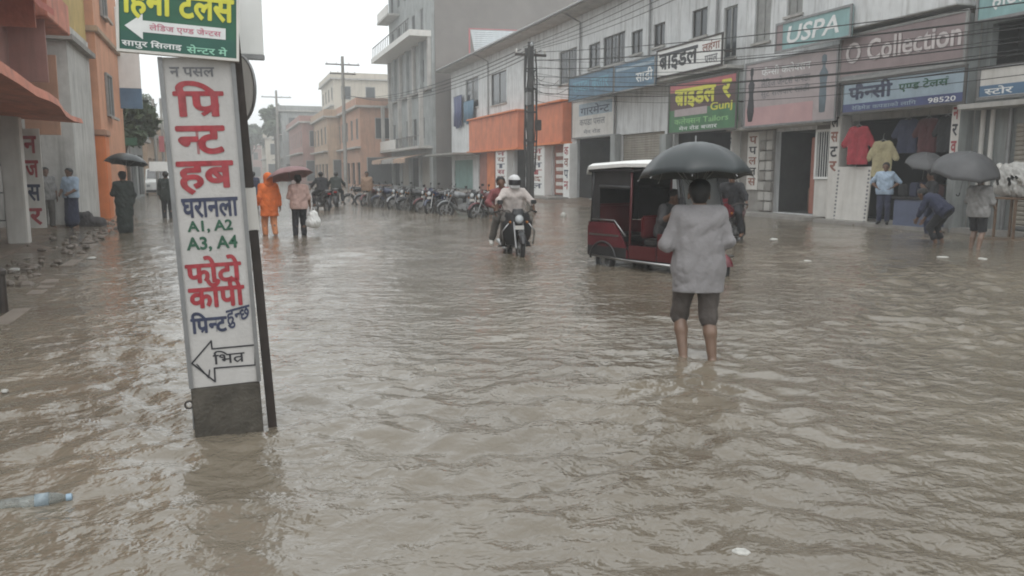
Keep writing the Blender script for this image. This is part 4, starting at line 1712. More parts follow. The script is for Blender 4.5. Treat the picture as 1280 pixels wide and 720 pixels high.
PX, PY = 14.1, 37.4
pt = pole('dark concrete pole wrapped in thick black cables in front of the orange shop fronts', PX, PY, 7.9, .2, ((7.3, 1.6),), m=mat('soot dark concrete', (.07, .068, .065), .85, .3, 3))
rr = random.Random(11)
for k in range(9):
    a = rr.uniform(0, 6.28)
    rad = .22 + rr.uniform(0, .09)
    MB().tube([(rad * math.cos(a + .5 * math.sin(z)), rad * math.sin(a + .5 * math.sin(z)), z) for z in np.linspace(.4 + rr.uniform(0, 2), 7.6, 12)], rr.uniform(.025, .05), 6).build('cable', RUBBER, pt, True)
for k, z in enumerate((3.2, 4.6, 5.7, 6.6)):
    MB().torus(.24 + .05 * (k % 2), .035, 18, 6, Matrix.Translation((0, 0, z)) @ Matrix.Rotation(R(18 - 9 * k), 4, 'X')).build('cable_coil', RUBBER, pt, True)
MB().rbox(-.34, -.14, -.5, -.18, 4.9, 5.5, .02).build('junction_box', GREY_METAL, pt)
MB().rbox(.14, .42, -.42, -.16, 3.7, 4.2, .02).build('junction_box', DARK_METAL, pt)
MB().lathe([(.02, -.1), (.07, -.06), (.085, 0), (.05, .07), (.02, .1)], 10, Matrix.Translation((-.05, -.28, 7.75))).build('street_lamp', LAMP_GLASS, pt, True)


def wire(label, a, b, sag, r=.014, group='overhead wires along the street', n=22):
    a, b = Vector(a), Vector(b)
    pts = []
    for i in range(n + 1):
        f = i / n
        p = a.lerp(b, f)
        p.z -= sag * 4 * f * (1 - f)
        pts.append(p - a)
    o = MB().tube(pts, r, 5).build('overhead_wire', RUBBER)
    o.location = a
    return tag(o, label, 'wire', group)


ORDW = 'first second third fourth fifth sixth'.split()
near = [(17.55, 11.2, 4.95), (17.5, 11.2, 4.7), (17.45, 11.2, 4.5), (17.4, 11.2, 4.25), (17.5, 11.2, 4.05), (17.3, 11.2, 3.85)]
for i, e in enumerate(near):
    wire(ORDW[i] + ' from the top of the six dark cables sagging across the shop signs', (PX + .2, PY, 7.3 - .38 * i), (e[0] - .35, 9.5, e[2] + .1), .25 + .06 * i, .016 + .008 * (i % 3 == 1))
for i in range(6):
    wire(ORDW[i] + ' of the fine looping wires strung under the shop sign cables', (PX + .25, PY - .3, 6.9 - .32 * i), (17.2 - .1 * i, 9.3, 4.75 - .2 * i), .55 + .13 * ((i * 5) % 4), .009)
for i in range(4):
    wire(ORDW[i] + ' of the thin wires rising over the white upper wall from the black pole', (PX + .3 * i - .4, PY, 7.5), (12.5 + .6 * i, 8.0, 8.4 + .15 * i), .5 + .1 * i, .012)
for i in range(4):
    wire(ORDW[i] + ' of the thin wires running down the street from the black pole', (PX + .35 * i - .5, PY, 7.4), (11.5 + .3 * i, 84, 9.2), .9 + .12 * i, .02)
for i in range(4):
    wire(ORDW[i] + ' highest cable drooping from the black pole to the white wall', (PX, PY, 6.9 - .6 * i), (XF - .05, 46 - 2.2 * i, 7.2 - .4 * i), .5, .014)
pole('slim tall pole with crossarms in front of the cream building', 11.4, 84, 13.2, .2, ((12.4, 3.4), (11.5, 2.6)))
pole('distant pole with a crossarm near the hazy end of the street', 7.5, 130, 14.0, .22, ((13.0, 4.4),))
pole('thin grey pole between the sign post and the orange building', -4.4, 58, 6.4, .11)
pole('thin leaning grey pole farther off between the sign post and the orange building', -4.9, 72, 7.6, .12)
pole('shorter thin pole beside the two grey poles beyond the orange building', -3.6, 63, 5.4, .10)


# ================================================================== THE SIGN POST IN THE FOREGROUND
SX, SY = -.07, 4.87
LEAN = R(1.9)


def on_sign(px, py, dy=0.0):
    x, z = on_y(px, py, SY + dy)
    x -= SX
    return x * math.cos(LEAN) + z * math.sin(LEAN), -x * math.sin(LEAN) + z * math.cos(LEAN)


t = thing('print_shop_board', 'tall narrow white board with red and black hand painted lettering standing in the flood', 'sign board', (SX, SY, 0), rot=(0, -LEAN, 0))
xl = (on_sign(202, 80)[0] + on_sign(243, 540)[0]) / 2
xr = (on_sign(291, 80)[0] + on_sign(329, 540)[0]) / 2
ztop = on_sign(245, 72)[1]
ztin = on_sign(285, 481)[1]
BT = .07
MB().rbox(xl, xr, 0, BT, ztin, ztop, .004).build('board', mat('hand painted white board', (.47, .455, .44), .55, .1, 6, .42, (.3, .28, .25), bump=.15), t)
MB().rbox(xl - .004, xr + .004, -.006, BT + .006, -.14, ztin - .002, .006).build('tin_skirt', TIN, t)
ed = MB()
for x in (xl, xr):
    ed.box(x - .012, x + .012, -.012, .03, ztin + .003, ztop)
ed.build('edge_strip', GREY_METAL, t)
MB().torus(.022, .006, 18, 6, Matrix.Translation((xl - .022, .02, on_sign(238, 507)[1])) @ Matrix.Rotation(R(90), 4, 'X')).build('ring', DARK_METAL, t, True)


def on_board(m, tok, px0, px1, pyt, pyb, bold=.02, **k):
    a0, z1 = on_sign(px0, (pyt + pyb) / 2)
    a1, _ = on_sign(px1, (pyt + pyb) / 2)
    z1, z0 = on_sign((px0 + px1) / 2, pyt)[1], on_sign((px0 + px1) / 2, pyb)[1]
    return lettering(t, m, tok, a0, a1, z0, z1, -.003, bold, **k)


on_board(GREY_INK, 'न पसल', 212, 268, 84, 96, .02)
on_board(RED_INK, 'प्रि', 216, 280, 101, 146, .028)
on_board(RED_INK, 'न्ट', 220, 282, 157, 193, .032)
on_board(RED_INK, 'हब', 221, 293, 201, 243, .03)
on_board(NAVY_INK, 'घरानला', 227, 298, 247, 272, .03)
on_board(GREEN_INK, 'A1, A2', 234, 291, 275, 291, .03)
on_board(GREEN_INK, 'A3, A4', 233, 297, 295, 314, .03)
on_board(RED_INK, 'फोटो', 231, 302, 319, 353, .035)
on_board(RED_INK, 'कॉपी', 235, 306, 348, 384, .035)
on_board(NAVY_INK, 'प्रिन्ट', 238, 284, 389, 416, .035)
on_board(NAVY_INK, 'हुन्छ', 283, 313, 387, 411, .02, rise=.2)
on_board(BLACK_INK, 'भित्र', 266, 306, 437, 454, .012)


def stroke_loop(parent, m, pts, wd, name, y=-.003, closed=True):
    mb = MB()
    n = len(pts)
    for i in range(n if closed else n - 1):
        a, b = Vector((pts[i][0], 0, pts[i][1])), Vector((pts[(i + 1) % n][0], 0, pts[(i + 1) % n][1]))
        d = (b - a).normalized()
        nn = Vector((-d.z, 0, d.x)) * wd / 2
        a, b = a - d * wd * .3, b + d * wd * .3
        yy = Vector((0, y - .0003 * i, 0))
        mb.quad(a - nn + yy, b - nn + yy, b + nn + yy, a + nn + yy)
    return mb.build(name, m, parent, fixn=False)


stroke_loop(t, BLACK_INK, [on_sign(*p) for p in ((240, 454), (264, 426), (265, 436), (319, 431), (319, 456), (268, 460), (269, 477))], .009, 'arrow_outline')
stroke_loop(t, BLACK_INK, [on_sign(*p) for p in ((246, 455), (261, 472), (262, 462))], .007, 'arrow_shade', -.006, False)

# dark iron post beside the board with a pale bandage, standing a little behind
p = thing('iron_post', 'dark iron post leaning beside the tall white lettered board', 'post', (SX + .19, SY + .12, 0), rot=(0, R(-3.6), 0))
b0 = on_y(341, 540, SY + .12)
b1 = on_y(296, 78, SY + .12)
p.location = (b0[0], SY + .12, 0)
p.rotation_euler = (0, math.atan2(b1[0] - b0[0], b1[1] - b0[1]), 0)
Lp = math.hypot(b1[0] - b0[0], b1[1] - b0[1])
MB().rbox(-.026, .026, -.02, .02, -.14, Lp + .4, .004).build('post_bar', DARK_METAL, p)
MB().rbox(-.044, .034, -.024, .024, Lp * .545, Lp * .66, .004).build('paper_wrap', OFFWHITE, p)
# slim second leg at the other side of the frame, behind
for nm, lab, pxa, pya, pxb, pyb, wd in (('grey_panel', 'narrow grey metal panel standing behind the edge of the white lettered board', 204, 74, 216, 168, .06),):
    Yq = SY + .25
    a0 = on_y(203, 72, Yq)
    a1 = on_y(219, 168, Yq)
    q = thing(nm, lab, 'panel', (a0[0], Yq, a1[1]), 0)
    MB().rbox(0, .13, 0, .02, 0, a0[1] - a1[1], .004).build('panel_sheet', GREY_METAL, q)
    MB().box(.045, .075, .021, .05, -(a1[1]) - .14, a0[1] - a1[1]).build('leg', GREY_METAL, q)

# green tailor's sign over it
Yg = SY - .05
c0, c1 = on_y(148, 62, Yg), on_y(297, 75, Yg)
ang = math.atan2(c0[1] - c1[1], c1[0] - c0[0])
t = thing('tailor_sign', 'green sign with yellow lettering and white arrow above the tall lettered board', 'sign', (c0[0], Yg, c0[1]), rot=(0, ang, R(0)))
Wg = math.hypot(c1[0] - c0[0], c1[1] - c0[1])
pxm = Wg / 149.5
MB().rbox(0, Wg, 0, .035, 0, 112 * pxm, .003).build('board', SIGN_GREEN, t)
f = MB()
f.box(-.008, .006, -.008, .043, -.008, 112 * pxm + .008)
f.box(Wg - .006, Wg + .008, -.008, .043, -.008, 112 * pxm + .008)
f.box(.006, Wg - .006, -.008, .043, -.008, .006)
f.box(.006, Wg - .006, -.008, .043, 112 * pxm - .006, 112 * pxm + .008)
f.build('frame', OFFWHITE, t)
MB().box(.01, Wg - .01, -.0015, 0, .01, 26 * pxm).build('lower_band', mat('bluish green vinyl', (.025, .10, .075), .35, .15, 4), t)
lettering(t, YELLOW_INK, 'हिना टेलर्स', Wg * .03, Wg * .97, 42 * pxm, 92 * pxm, -.004, .035)
ax = [(8, 31), (30, 48), (30, 39.5), (134, 39.5), (134, 24.5), (30, 24.5), (30, 15)]
MB().prism([(x * pxm, z * pxm + 0.004) for x, z in ax], -.004, -.0025).build('arrow', WHITE_INK, t)
lettering(t, PINK_INK, 'लेडिज एण्ड जेन्टस', 38 * pxm, 128 * pxm, 27 * pxm, 38 * pxm, -.006, .01)
lettering(t, WHITE_INK, 'सापुर सिलाइ', 4 * pxm, 78 * pxm, 3.5 * pxm, 15.5 * pxm, -.004, .02)
lettering(t, mat('pale green lettering', (.3, .6, .45), .5), 'सेन्टर मे', 84 * pxm, 136 * pxm, 3.5 * pxm, 15 * pxm, -.004, .015)

# white board behind, at the upper right of the post, and a round plate seen almost edge-on
Yw = SY + .35
c0, c1 = on_y(262, 72, Yw), on_y(330, 71, Yw)
t = thing('white_board', 'plain white board with a grey lower edge, behind the green sign', 'sign board', (c0[0], Yw, c0[1]))
Ww = c1[0] - c0[0]
MB().rbox(0, Ww, 0, .03, .03, .55, .003).build('board', WHITE_PAINT, t)
MB().rbox(-.004, Ww + .004, -.006, .036, 0, .029, .003).build('edge_strip', GREY_METAL, t)
MB().box(.12, .16, .037, .07, -c0[1] - .14, .5).build('leg', GREY_METAL, t)
Yr = SY + .3
cc = on_y(297, 112, Yr)
t = thing('round_plate', 'round grey white plate seen nearly edge-on behind the lettered board', 'road sign', (cc[0], Yr, 0), R(-62))
MB().lathe([(0, -.006), (.2, -.006), (.205, 0), (.2, .006), (0, .006)], 36, Matrix.Translation((0, 0, cc[1])) @ Matrix.Rotation(R(90), 4, 'X')).build('disc', OFFWHITE, t, 'auto')
MB().torus(.2, .009, 36, 6, Matrix.Translation((0, 0, cc[1])) @ Matrix.Rotation(R(90), 4, 'X')).build('rim', GREY_METAL, t, True)
MB().tube([(0, .02, -.14), (0, .02, cc[1])], .012, 8).build('leg', GREY_METAL, t)

# tall sign beyond the orange building, facing down the street
Ys = 36
a, b = on_y(131, 135, Ys), on_y(170, 10, Ys)
t = thing('sign_board', 'tall white sign with a blue foot, on a post beyond the orange building', 'sign board', (a[0], Ys, 0))
Wd = b[0] - a[0]
MB().rbox(0, Wd, 0, .12, a[1] + .8, b[1], .01).build('board', WHITE_PAINT, t)
MB().rbox(-.01, Wd + .01, -.01, .13, a[1], a[1] + .796, .01).build('blue_foot', SIGN_BLUE, t)
MB().tube([(Wd * .3, .2, -.14), (Wd * .3, .2, b[1] - .2)], .07, 8).build('post', GREY_METAL, t)


# ================================================================== VEHICLES
def wheel(parent, x, y, z, r, wdt, name='wheel', spokes=6):
    M = Matrix.Translation((x, y, z)) @ Matrix.Rotation(R(90), 4, 'Y')
    w_ = MB().torus(r - wdt * .5, wdt * .5, 28, 10, M).build(name, RUBBER, parent, True)
    rm = MB().torus(r - wdt, wdt * .16, 28, 6, M)
    rm.lathe([(.05, -.05), (.05, .05)], 10, M)
    for k in range(spokes):
        a = 2 * math.pi * k / spokes
        rm.tube([M @ Vector((.03 * math.cos(a), .03 * math.sin(a), 0)), M @ Vector(((r - wdt) * math.cos(a), (r - wdt) * math.sin(a), 0))], .012, 5)
    rm.build('rim', GREY_METAL, w_, 'auto')
    return w_


def mudguard(parent, y, z, r, a0, a1, wd, m, name='mudguard'):
    mb = MB()
    rings = []
    for i in range(13):
        a = a0 + (a1 - a0) * i / 12
        ring = []
        for s, dr in ((-1, -.035), (-.6, 0), (0, .012), (.6, 0), (1, -.035)):
            rr_ = r + dr
            ring.append(Vector((s * wd / 2, y + rr_ * math.cos(a), z + rr_ * math.sin(a))))
        rings.append(ring)
    mb.loft(rings, closed=False, caps=False)
    return mb.build(name, m, parent, True)


def motorcycle(paint, label, group=None, loc=(0, 0, 0), rz=0.0, name='motorcycle', lean=0.0):
    """forward is +y, wheels stand on z = 0"""
    t = thing(name, label, 'motorcycle', loc, 0, group, (0, lean, R(rz)))
    r = .30
    wheel(t, 0, .64, r, r, .09, 'front_wheel')
    wheel(t, 0, -.62, r, r, .11, 'rear_wheel')
    mudguard(t, .64, r, .345, R(20), R(150), .13, paint, 'front_mudguard')
    mudguard(t, -.62, r, .36, R(35), R(190), .16, BLACK_PLASTIC, 'rear_mudguard')
    fk = MB()
    for s in (-1, 1):
        fk.tube([(s * .085, .65, r), (s * .085, .40, .86)], .022, 8)
    fk.tube([(-.1, .41, .84), (.1, .41, .84)], .03, 8)
    fk.build('fork', CHROME, t, 'auto')
    hb = MB().tube([(-.36, .22, 1.0), (-.30, .27, 1.03), (-.12, .36, .95), (.12, .36, .95), (.30, .27, 1.03), (.36, .22, 1.0)], .014, 8)
    hb.build('handlebar', DARK_METAL, t, True)
    for s in (-1, 1):
        MB().tube([(s * .36, .22, 1.0), (s * .43, .17, .985)], .019, 8).build('grip', RUBBER, t, True)
        mr = MB().tube([(s * .27, .29, 1.03), (s * .32, .30, 1.17)], .008, 6)
        mr.rbox(s * .34 - .06, s * .34 + .06, .285, .31, 1.15, 1.23, .012)
        mr.build('mirror', BLACK_PLASTIC, t, 'auto')
        MB().lathe([(.02, -.02), (.032, 0), (.02, .03)], 10, Matrix.Translation((s * .17, .47, .80)) @ Matrix.Rotation(R(-90), 4, 'X')).build('indicator', AMBER, t, True)
    fr = MB()
    fr.tube([(0, .38, .82), (0, .22, .45), (0, -.15, .34), (0, -.35, .45), (0, -.5, .72)], .03, 8)
    fr.tube([(0, .38, .80), (0, -.1, .74), (0, -.75, .78)], .025, 8)
    for s in (-1, 1):
        fr.tube([(s * .1, -.2, .36), (s * .1, -.62, r)], .022, 8)
        fr.tube([(s * .12, -.55, .74), (s * .12, -.62, r)], .025, 8)
    fr.build('frame', DARK_METAL, t, 'auto')
    en = MB().rbox(-.14, .14, -.16, .2, .27, .52, .05)
    for k in range(5):
        en.rbox(-.12, .12, .02, .2, .52 + k * .035, .54 + k * .035, .008)
    en.lathe([(.10, -.17), (.11, -.15), (.11, .15), (.10, .17)], 14, Matrix.Translation((0, -.03, .36)) @ Matrix.Rotation(R(90), 4, 'Y'))
    en.build('engine', GREY_METAL, t, 'auto')
    tk = Blob(.016)
    tk.cone((0, .30, .86), (0, -.02, .82), .13, .10, .05)
    tk.cone((-.06, .22, .80), (.06, .22, .80), .10, .10, .05)
    tk.mesh('fuel_tank', paint, t)
    st_ = Blob(.018)
    st_.cone((0, -.08, .80), (0, -.62, .86), .085, .09, .04)
    st_.cone((-.05, -.3, .79), (.05, -.3, .79), .09, .09, .04)
    st_.cone((-.05, -.6, .84), (.05, -.6, .84), .08, .08, .04)
    st_.mesh('seat', SEAT_BLACK, t)
    for s in (-1, 1):
        MB().loft([[Vector((s * .13, -.12, .74)), Vector((s * .13, -.12, .52)), Vector((s * .10, -.12, .52)), Vector((s * .10, -.12, .74))],
                   [Vector((s * .15, -.4, .76)), Vector((s * .15, -.4, .56)), Vector((s * .11, -.4, .56)), Vector((s * .11, -.4, .76))],
                   [Vector((s * .10, -.82, .86)), Vector((s * .10, -.82, .76)), Vector((s * .07, -.82, .76)), Vector((s * .07, -.82, .86))]]).build('side_panel', paint, t)
    hl = MB().lathe([(.055, -.1), (.10, -.03), (.105, .03), (.10, .045)], 18, Matrix.Translation((0, .48, .86)) @ Matrix.Rotation(R(-90), 4, 'X')).build('headlight', BLACK_PLASTIC, t, 'auto')
    MB().lathe([(.09, .046), (.07, .07), (0, .078)], 18, Matrix.Translation((0, .48, .86)) @ Matrix.Rotation(R(-90), 4, 'X')).build('lens', LAMP_GLASS, hl, True)
    fl = MB().loft([[Vector((x * .95, .50 - abs(x) * .6, .95)) for x in (-.14, -.05, .05, .14)], [Vector((x * .8, .46 - abs(x) * .6, 1.06)) for x in (-.12, -.05, .05, .12)]], closed=False, caps=False)
    fl.build('fly_screen', paint, t, True)
    MB().rbox(-.09, .09, .56, .568, .66, .74, .003).build('number_plate', OFFWHITE, t)
    MB().rbox(-.07, .07, -.93, -.88, .78, .84, .015).build('tail_light', TAIL_RED, t)
    ex = MB().tube([(.1, .2, .42), (.15, .1, .25), (.16, -.2, .24), (.17, -.85, .34)], .03, 10, rs=[.022, .022, .03, .042])
    ex.build('exhaust', CHROME, t, 'auto')
    MB().tube([(-.34, .05, .3), (.34, .05, .3)], .018, 8).build('footrest', RUBBER, t, True)
    MB().tube([(-.13, -.6, .93), (-.13, -.85, .96), (.13, -.85, .96), (.13, -.6, .93)], .012, 6).build('grab_rail', CHROME, t, True)
    return t


def rickshaw():
    """forward is +y; the bed under the water is z = 0"""
    t = thing('electric_rickshaw', 'red and black electric rickshaw with a white roof, behind the man holding the umbrella', 'rickshaw', (6.60, 11.42, -.14), R(198))
    hw = .47
    wheel(t, hw - .03, -.86, .22, .22, .09, 'rear_wheel', 8)
    wheel(t, -hw + .03, -.86, .22, .22, .09, 'rear_wheel', 8)
    wheel(t, 0, 1.12, .22, .22, .09, 'front_wheel', 8)
    MB().rbox(-hw, hw, -1.22, .92, .28, .37, .02).build('floor', BLACK_PLASTIC, t)
    # lower side panels with a stepped cut-out for the entrance
    for s in (-1, 1):
        poly = [(-1.24, .30), (-1.24, .78), (-1.15, .86), (-.62, .86), (-.42, .62), (-.30, .40), (-.30, .30)]
        Mx = Matrix.Rotation(R(90), 4, 'Z')
        vs = [(p[0], p[1]) for p in poly]
        mb = MB()
        n = len(vs)
        xa, xb = s * hw, s * (hw + .03)
        mb.add([(xa, p[0], p[1]) for p in vs] + [(xb, p[0], p[1]) for p in vs], [tuple(range(n)), tuple(range(2 * n - 1, n - 1, -1))] + [(i, i + n, (i + 1) % n + n, (i + 1) % n) for i in range(n)])
        sp = mb.build('side_panel', RED_PAINT, t)
        MB().rbox(min(s * (hw + .005), s * (hw + .034)), max(s * (hw + .005), s * (hw + .034)), -1.242, -.32, .295, .47, .006).build('skirt', BLACK_PLASTIC, sp)
        # wheel arch lip
        lip = MB()
        lip.tube([(s * (hw + .035), -.86 + .30 * math.cos(a), .24 + .30 * math.sin(a)) for a in np.linspace(.05, math.pi - .05, 12)], .022, 6)
        lip.build('arch_lip', BLACK_PLASTIC, sp, True)
        MB().rbox(s * (hw + .03) - .012, s * (hw + .03) + .014, -1.2, -.5, .64, .67, .004).build('trim_strip', CHROME, sp)
        MB().rbox(s * hw - .02, s * hw + .02, -.28, .30, .30, .52, .01).build('step_panel', RED_DARK, t)
        MB().rbox(s * hw - .015, s * hw + .015, .32, .78, .30, .74, .012).build('driver_side_panel', RED_DARK, t)
        MB().tube([(s * (hw + .03), -1.18, .30), (s * (hw + .05), -.3, .27), (s * (hw + .05), .75, .27)], .022, 8).build('side_bar', CHROME, t, True)
        # posts
        MB().tube([(s * hw, -1.18, .86), (s * hw, -1.12, 1.74)], .022, 8).build('post', BLACK_PLASTIC, t, True)
        MB().tube([(s * hw, -.28, .36), (s * hw, -.25, 1.76)], .02, 8).build('post', RED_DARK, t, True)
        MB().tube([(s * (hw - .02), .80, .74), (s * (hw - .02), .66, 1.74)], .024, 8).build('post', BLACK_PLASTIC, t, True)
        # rexine side curtain over the back seat with a rolled lower edge and window
        cu = MB()
        cu.box(s * hw - .008, s * hw + .008, -1.14, -.27, 1.46, 1.74)
        cu.box(s * hw - .008, s * hw + .008, -1.16, -.98, .87, 1.459)
        c = cu.build('side_curtain', CANVAS_BLACK, t)
        MB().tube([(s * (hw + .012), -.98, 1.45), (s * (hw + .015), -.27, 1.44)], .03, 8).build('curtain_roll', CANVAS_BLACK, c, True)
        MB().tube([(s * (hw + .01), -1.15, .9), (s * (hw + .01), -.62, .9), (s * (hw + .01), -.36, .66)], .016, 8).build('arm_rail', CHROME, t, True)
    MB().rbox(-hw, hw, -1.27, -1.23, .30, .86, .012).build('back_panel', RED_PAINT, t)
    MB().box(-hw, hw, -1.19, -1.175, .87, 1.74).build('back_curtain', CANVAS_BLACK, t)
    MB().box(-hw - .007, -hw + .007, -.975, -.275, .88, 1.455).build('side_curtain', CANVAS_BLACK, t)
    MB().rbox(-.40, .40, -1.30, -1.27, .36, .42, .01).build('rear_bumper', CHROME, t)
    for s in (-1, 1):
        MB().rbox(s * .36 - .06, s * .36 + .06, -1.295, -1.272, .6, .72, .01).build('tail_light', TAIL_RED, t)
    # roof: white top on dark frame with a sloped front peak
    rings = []
    for y, z, wd in ((-1.28, 1.72, .50), (-1.22, 1.80, .53), (-.4, 1.84, .54), (.5, 1.83, .54), (.86, 1.78, .52), (.95, 1.72, .49)):
        rings.append([Vector((-wd, y, z - .07)), Vector((-wd, y, z - .015)), Vector((-wd * .8, y, z + .03)), Vector((0, y, z + .05)), Vector((wd * .8, y, z + .03)), Vector((wd, y, z - .015)), Vector((wd, y, z - .07))])
    rf = MB().loft(rings).build('roof', WHITE_PAINT, t, 'auto')
    MB().rbox(-.52, .52, -1.22, .88, 1.69, 1.735, .01).build('roof_frame', CANVAS_BLACK, rf)
    # seats and partition
    MB().rbox(-.43, .43, -1.15, -.70, .52, .66, .04).build('bench_seat', SEAT_BLACK, t)
    MB().rbox(-.43, .43, -1.17, -1.07, .66, 1.16, .04).build('bench_back', RED_DARK, t)
    MB().rbox(-.43, .43, -.02, .26, .52, .64, .03).build('driver_seat', SEAT_BLACK, t)
    MB().rbox(-.43, .43, -.10, -.03, .64, 1.0, .03).build('driver_backrest', RED_DARK, t)
    MB().rbox(-.42, .42, -.08, .24, .37, .52, .02).build('battery_box', BLACK_PLASTIC, t)
    # front cowl
    cw = []
    for z, yy, wd in ((.34, .98, .36), (.5, 1.10, .40), (.72, 1.12, .43), (.92, 1.02, .45), (1.0, .90, .46)):
        cw.append([Vector((-wd, .74, z)), Vector((-wd, yy - .16, z)), Vector((-wd * .55, yy, z)), Vector((wd * .55, yy, z)), Vector((wd, yy - .16, z)), Vector((wd, .74, z))])
    cowl = MB().loft(cw).build('front_cowl', RED_PAINT, t, 'auto')
    for s in (-1, 1):
        hl = MB().lathe([(.075, -.02), (.085, .01), (.06, .035), (0, .045)], 16, Matrix.Translation((s * .24, 1.06, .80)) @ Matrix.Rotation(R(-80), 4, 'X')).build('headlight', LAMP_GLASS, cowl, True)
        MB().torus(.085, .012, 18, 6, Matrix.Translation((s * .24, 1.065, .80)) @ Matrix.Rotation(R(-80), 4, 'X')).build('bezel', CHROME, cowl, True)
        MB().lathe([(.03, 0), (.035, .015), (0, .03)], 10, Matrix.Translation((s * .38, .98, .66)) @ Matrix.Rotation(R(-80), 4, 'X')).build('indicator', AMBER, cowl, True)
    MB().rbox(-.16, .16, 1.115, 1.128, .52, .62, .004).build('number_plate', OFFWHITE, cowl)
    ws = MB().add([(-.42, .87, 1.0), (.42, .87, 1.0), (.40, .69, 1.70), (-.40, .69, 1.70)], [(0, 1, 2, 3)])
    ws.add([(-.42, .862, 1.0), (.42, .862, 1.0), (.40, .682, 1.70), (-.40, .682, 1.70)], [(3, 2, 1, 0)])
    ws = ws.build('windshield', TINT, t, fixn=False)
    wf = MB()
    for a_, b_ in (((-.44, .88, 1.0), (-.42, .68, 1.72)), ((.44, .88, 1.0), (.42, .68, 1.72)), ((-.44, .88, 1.0), (.44, .88, 1.0)), ((-.42, .68, 1.71), (.42, .68, 1.71))):
        wf.tube([a_, b_], .018, 6)
    wf.build('windshield_frame', BLACK_PLASTIC, ws, 'auto')
    MB().tube([(0, .885, 1.02), (.16, .80, 1.36)], .008, 5).build('wiper', BLACK_PLASTIC, ws)
    MB().tube([(-.34, .55, 1.06), (-.1, .68, 1.04), (.1, .68, 1.04), (.34, .55, 1.06)], .015, 8).build('handlebar', DARK_METAL, t, True)
    MB().tube([(0, .70, 1.04), (0, 1.0, .5), (0, 1.12, .22)], .028, 8).build('fork', DARK_METAL, t, True)
    mudguard(t, 1.12, .22, .27, R(15), R(165), .16, RED_PAINT, 'front_mudguard')
    for s in (-1, 1):
        m_ = MB().tube([(s * .44, .80, 1.18), (s * .56, .86, 1.24)], .008, 6)
        m_.rbox(s * .58 - .05, s * .58 + .05, .85, .875, 1.18, 1.32, .01)
        m_.build('mirror', BLACK_PLASTIC, t, 'auto')
    MB().tube([(-.36, 1.0, .40), (-.2, 1.24, .42), (.2, 1.24, .42), (.36, 1.0, .40)], .02, 8).build('front_bumper', CHROME, t, True)
    return t


rickshaw()

BK = -.14
mc_rider = motorcycle(BLACK_PAINT, 'black motorcycle carrying two people, riding towards the camera through the water', None, (5.15, 14.55, BK), 172)
MB().loft([[Vector((x * wd, yy - .5 * x * x, z)) for x in (-.5, -.3, -.1, .1, .3, .5)] for z, wd, yy in ((.34, .42, .34), (.5, .56, .43), (.8, .60, .46), (.98, .46, .44))], closed=False, caps=False).build('leg_shield', BLACK_PLASTIC, mc_rider, True, fixn=False)
MB().tube([(-.3, .42, .36), (-.33, .46, .62), (-.2, .48, .78)], .014, 8).build('crash_bar', CHROME, mc_rider, True)
MB().tube([(.3, .42, .36), (.33, .46, .62), (.2, .48, .78)], .014, 8).build('crash_bar', CHROME, mc_rider, True)
RB = [motorcycle(p_, 'parked motorcycle', None, (0, 0, 0)) for p_ in (RED_DARK, BLACK_PAINT, BLUE_PAINT, SILVER_PAINT)]
PARK = 'motorcycles parked in a row along the road'
spots = []
for i in range(14):
    f = i / 13
    x, y = 8.55 + (6.2 - 8.55) * f + .18 * math.sin(i * 2.7), 26.2 + (39.5 - 26.2) * f
    spots.append((x, y))
kinds = [0, 1, 3, 1, 2, 0, 1, 1, 3, 2, 1, 0, 3, 1]
lab = {0: 'dark red', 1: 'black', 2: 'dark blue', 3: 'silver grey'}
used = set()
ORD = 'first second third fourth fifth sixth seventh eighth ninth tenth eleventh twelfth thirteenth fourteenth'.split()
for i, (x, y) in enumerate(spots):
    k = kinds[i]
    o = RB[k] if k not in used else copy_tree(RB[k])
    used.add(k)
    o.location = (x, y, BK + .02)
    o.rotation_euler = (0, R(7), R(100 + 34 * math.sin(i * 1.9)))
    tag(o, lab[k] + ' motorcycle, ' + ORD[i] + ' in the parked row counting from the two riders', None, PARK)
# bikes far down the middle of the road
for (px, py, k, rz, lb) in ((402, 262, 1, 15, 'black motorcycle stopped beside the man in the pink shirt'), (421, 258, 3, -10, 'silver grey motorcycle waiting behind the pink shirted man'), (330, 252, 0, 30, 'dark red motorcycle far down the road beyond the orange raincoat')):
    o = copy_tree(RB[k])
    gx, gy = on_ground(px, py)
    o.location = (gx, gy, BK)
    o.rotation_euler = (0, 0, R(rz))
    o['group'] = 'motorcycles far down the road'
    o['label'] = lb
# red one half hidden behind the umbrella man
mc_red = motorcycle(RED_PAINT, 'bright red motorcycle half hidden behind the man under the black umbrella', None, (10.55, 15.3, BK), 128)
MB().rbox(-.17, .17, .50, .56, .70, 1.12, .02).build('leg_shield', RED_PAINT, mc_red)
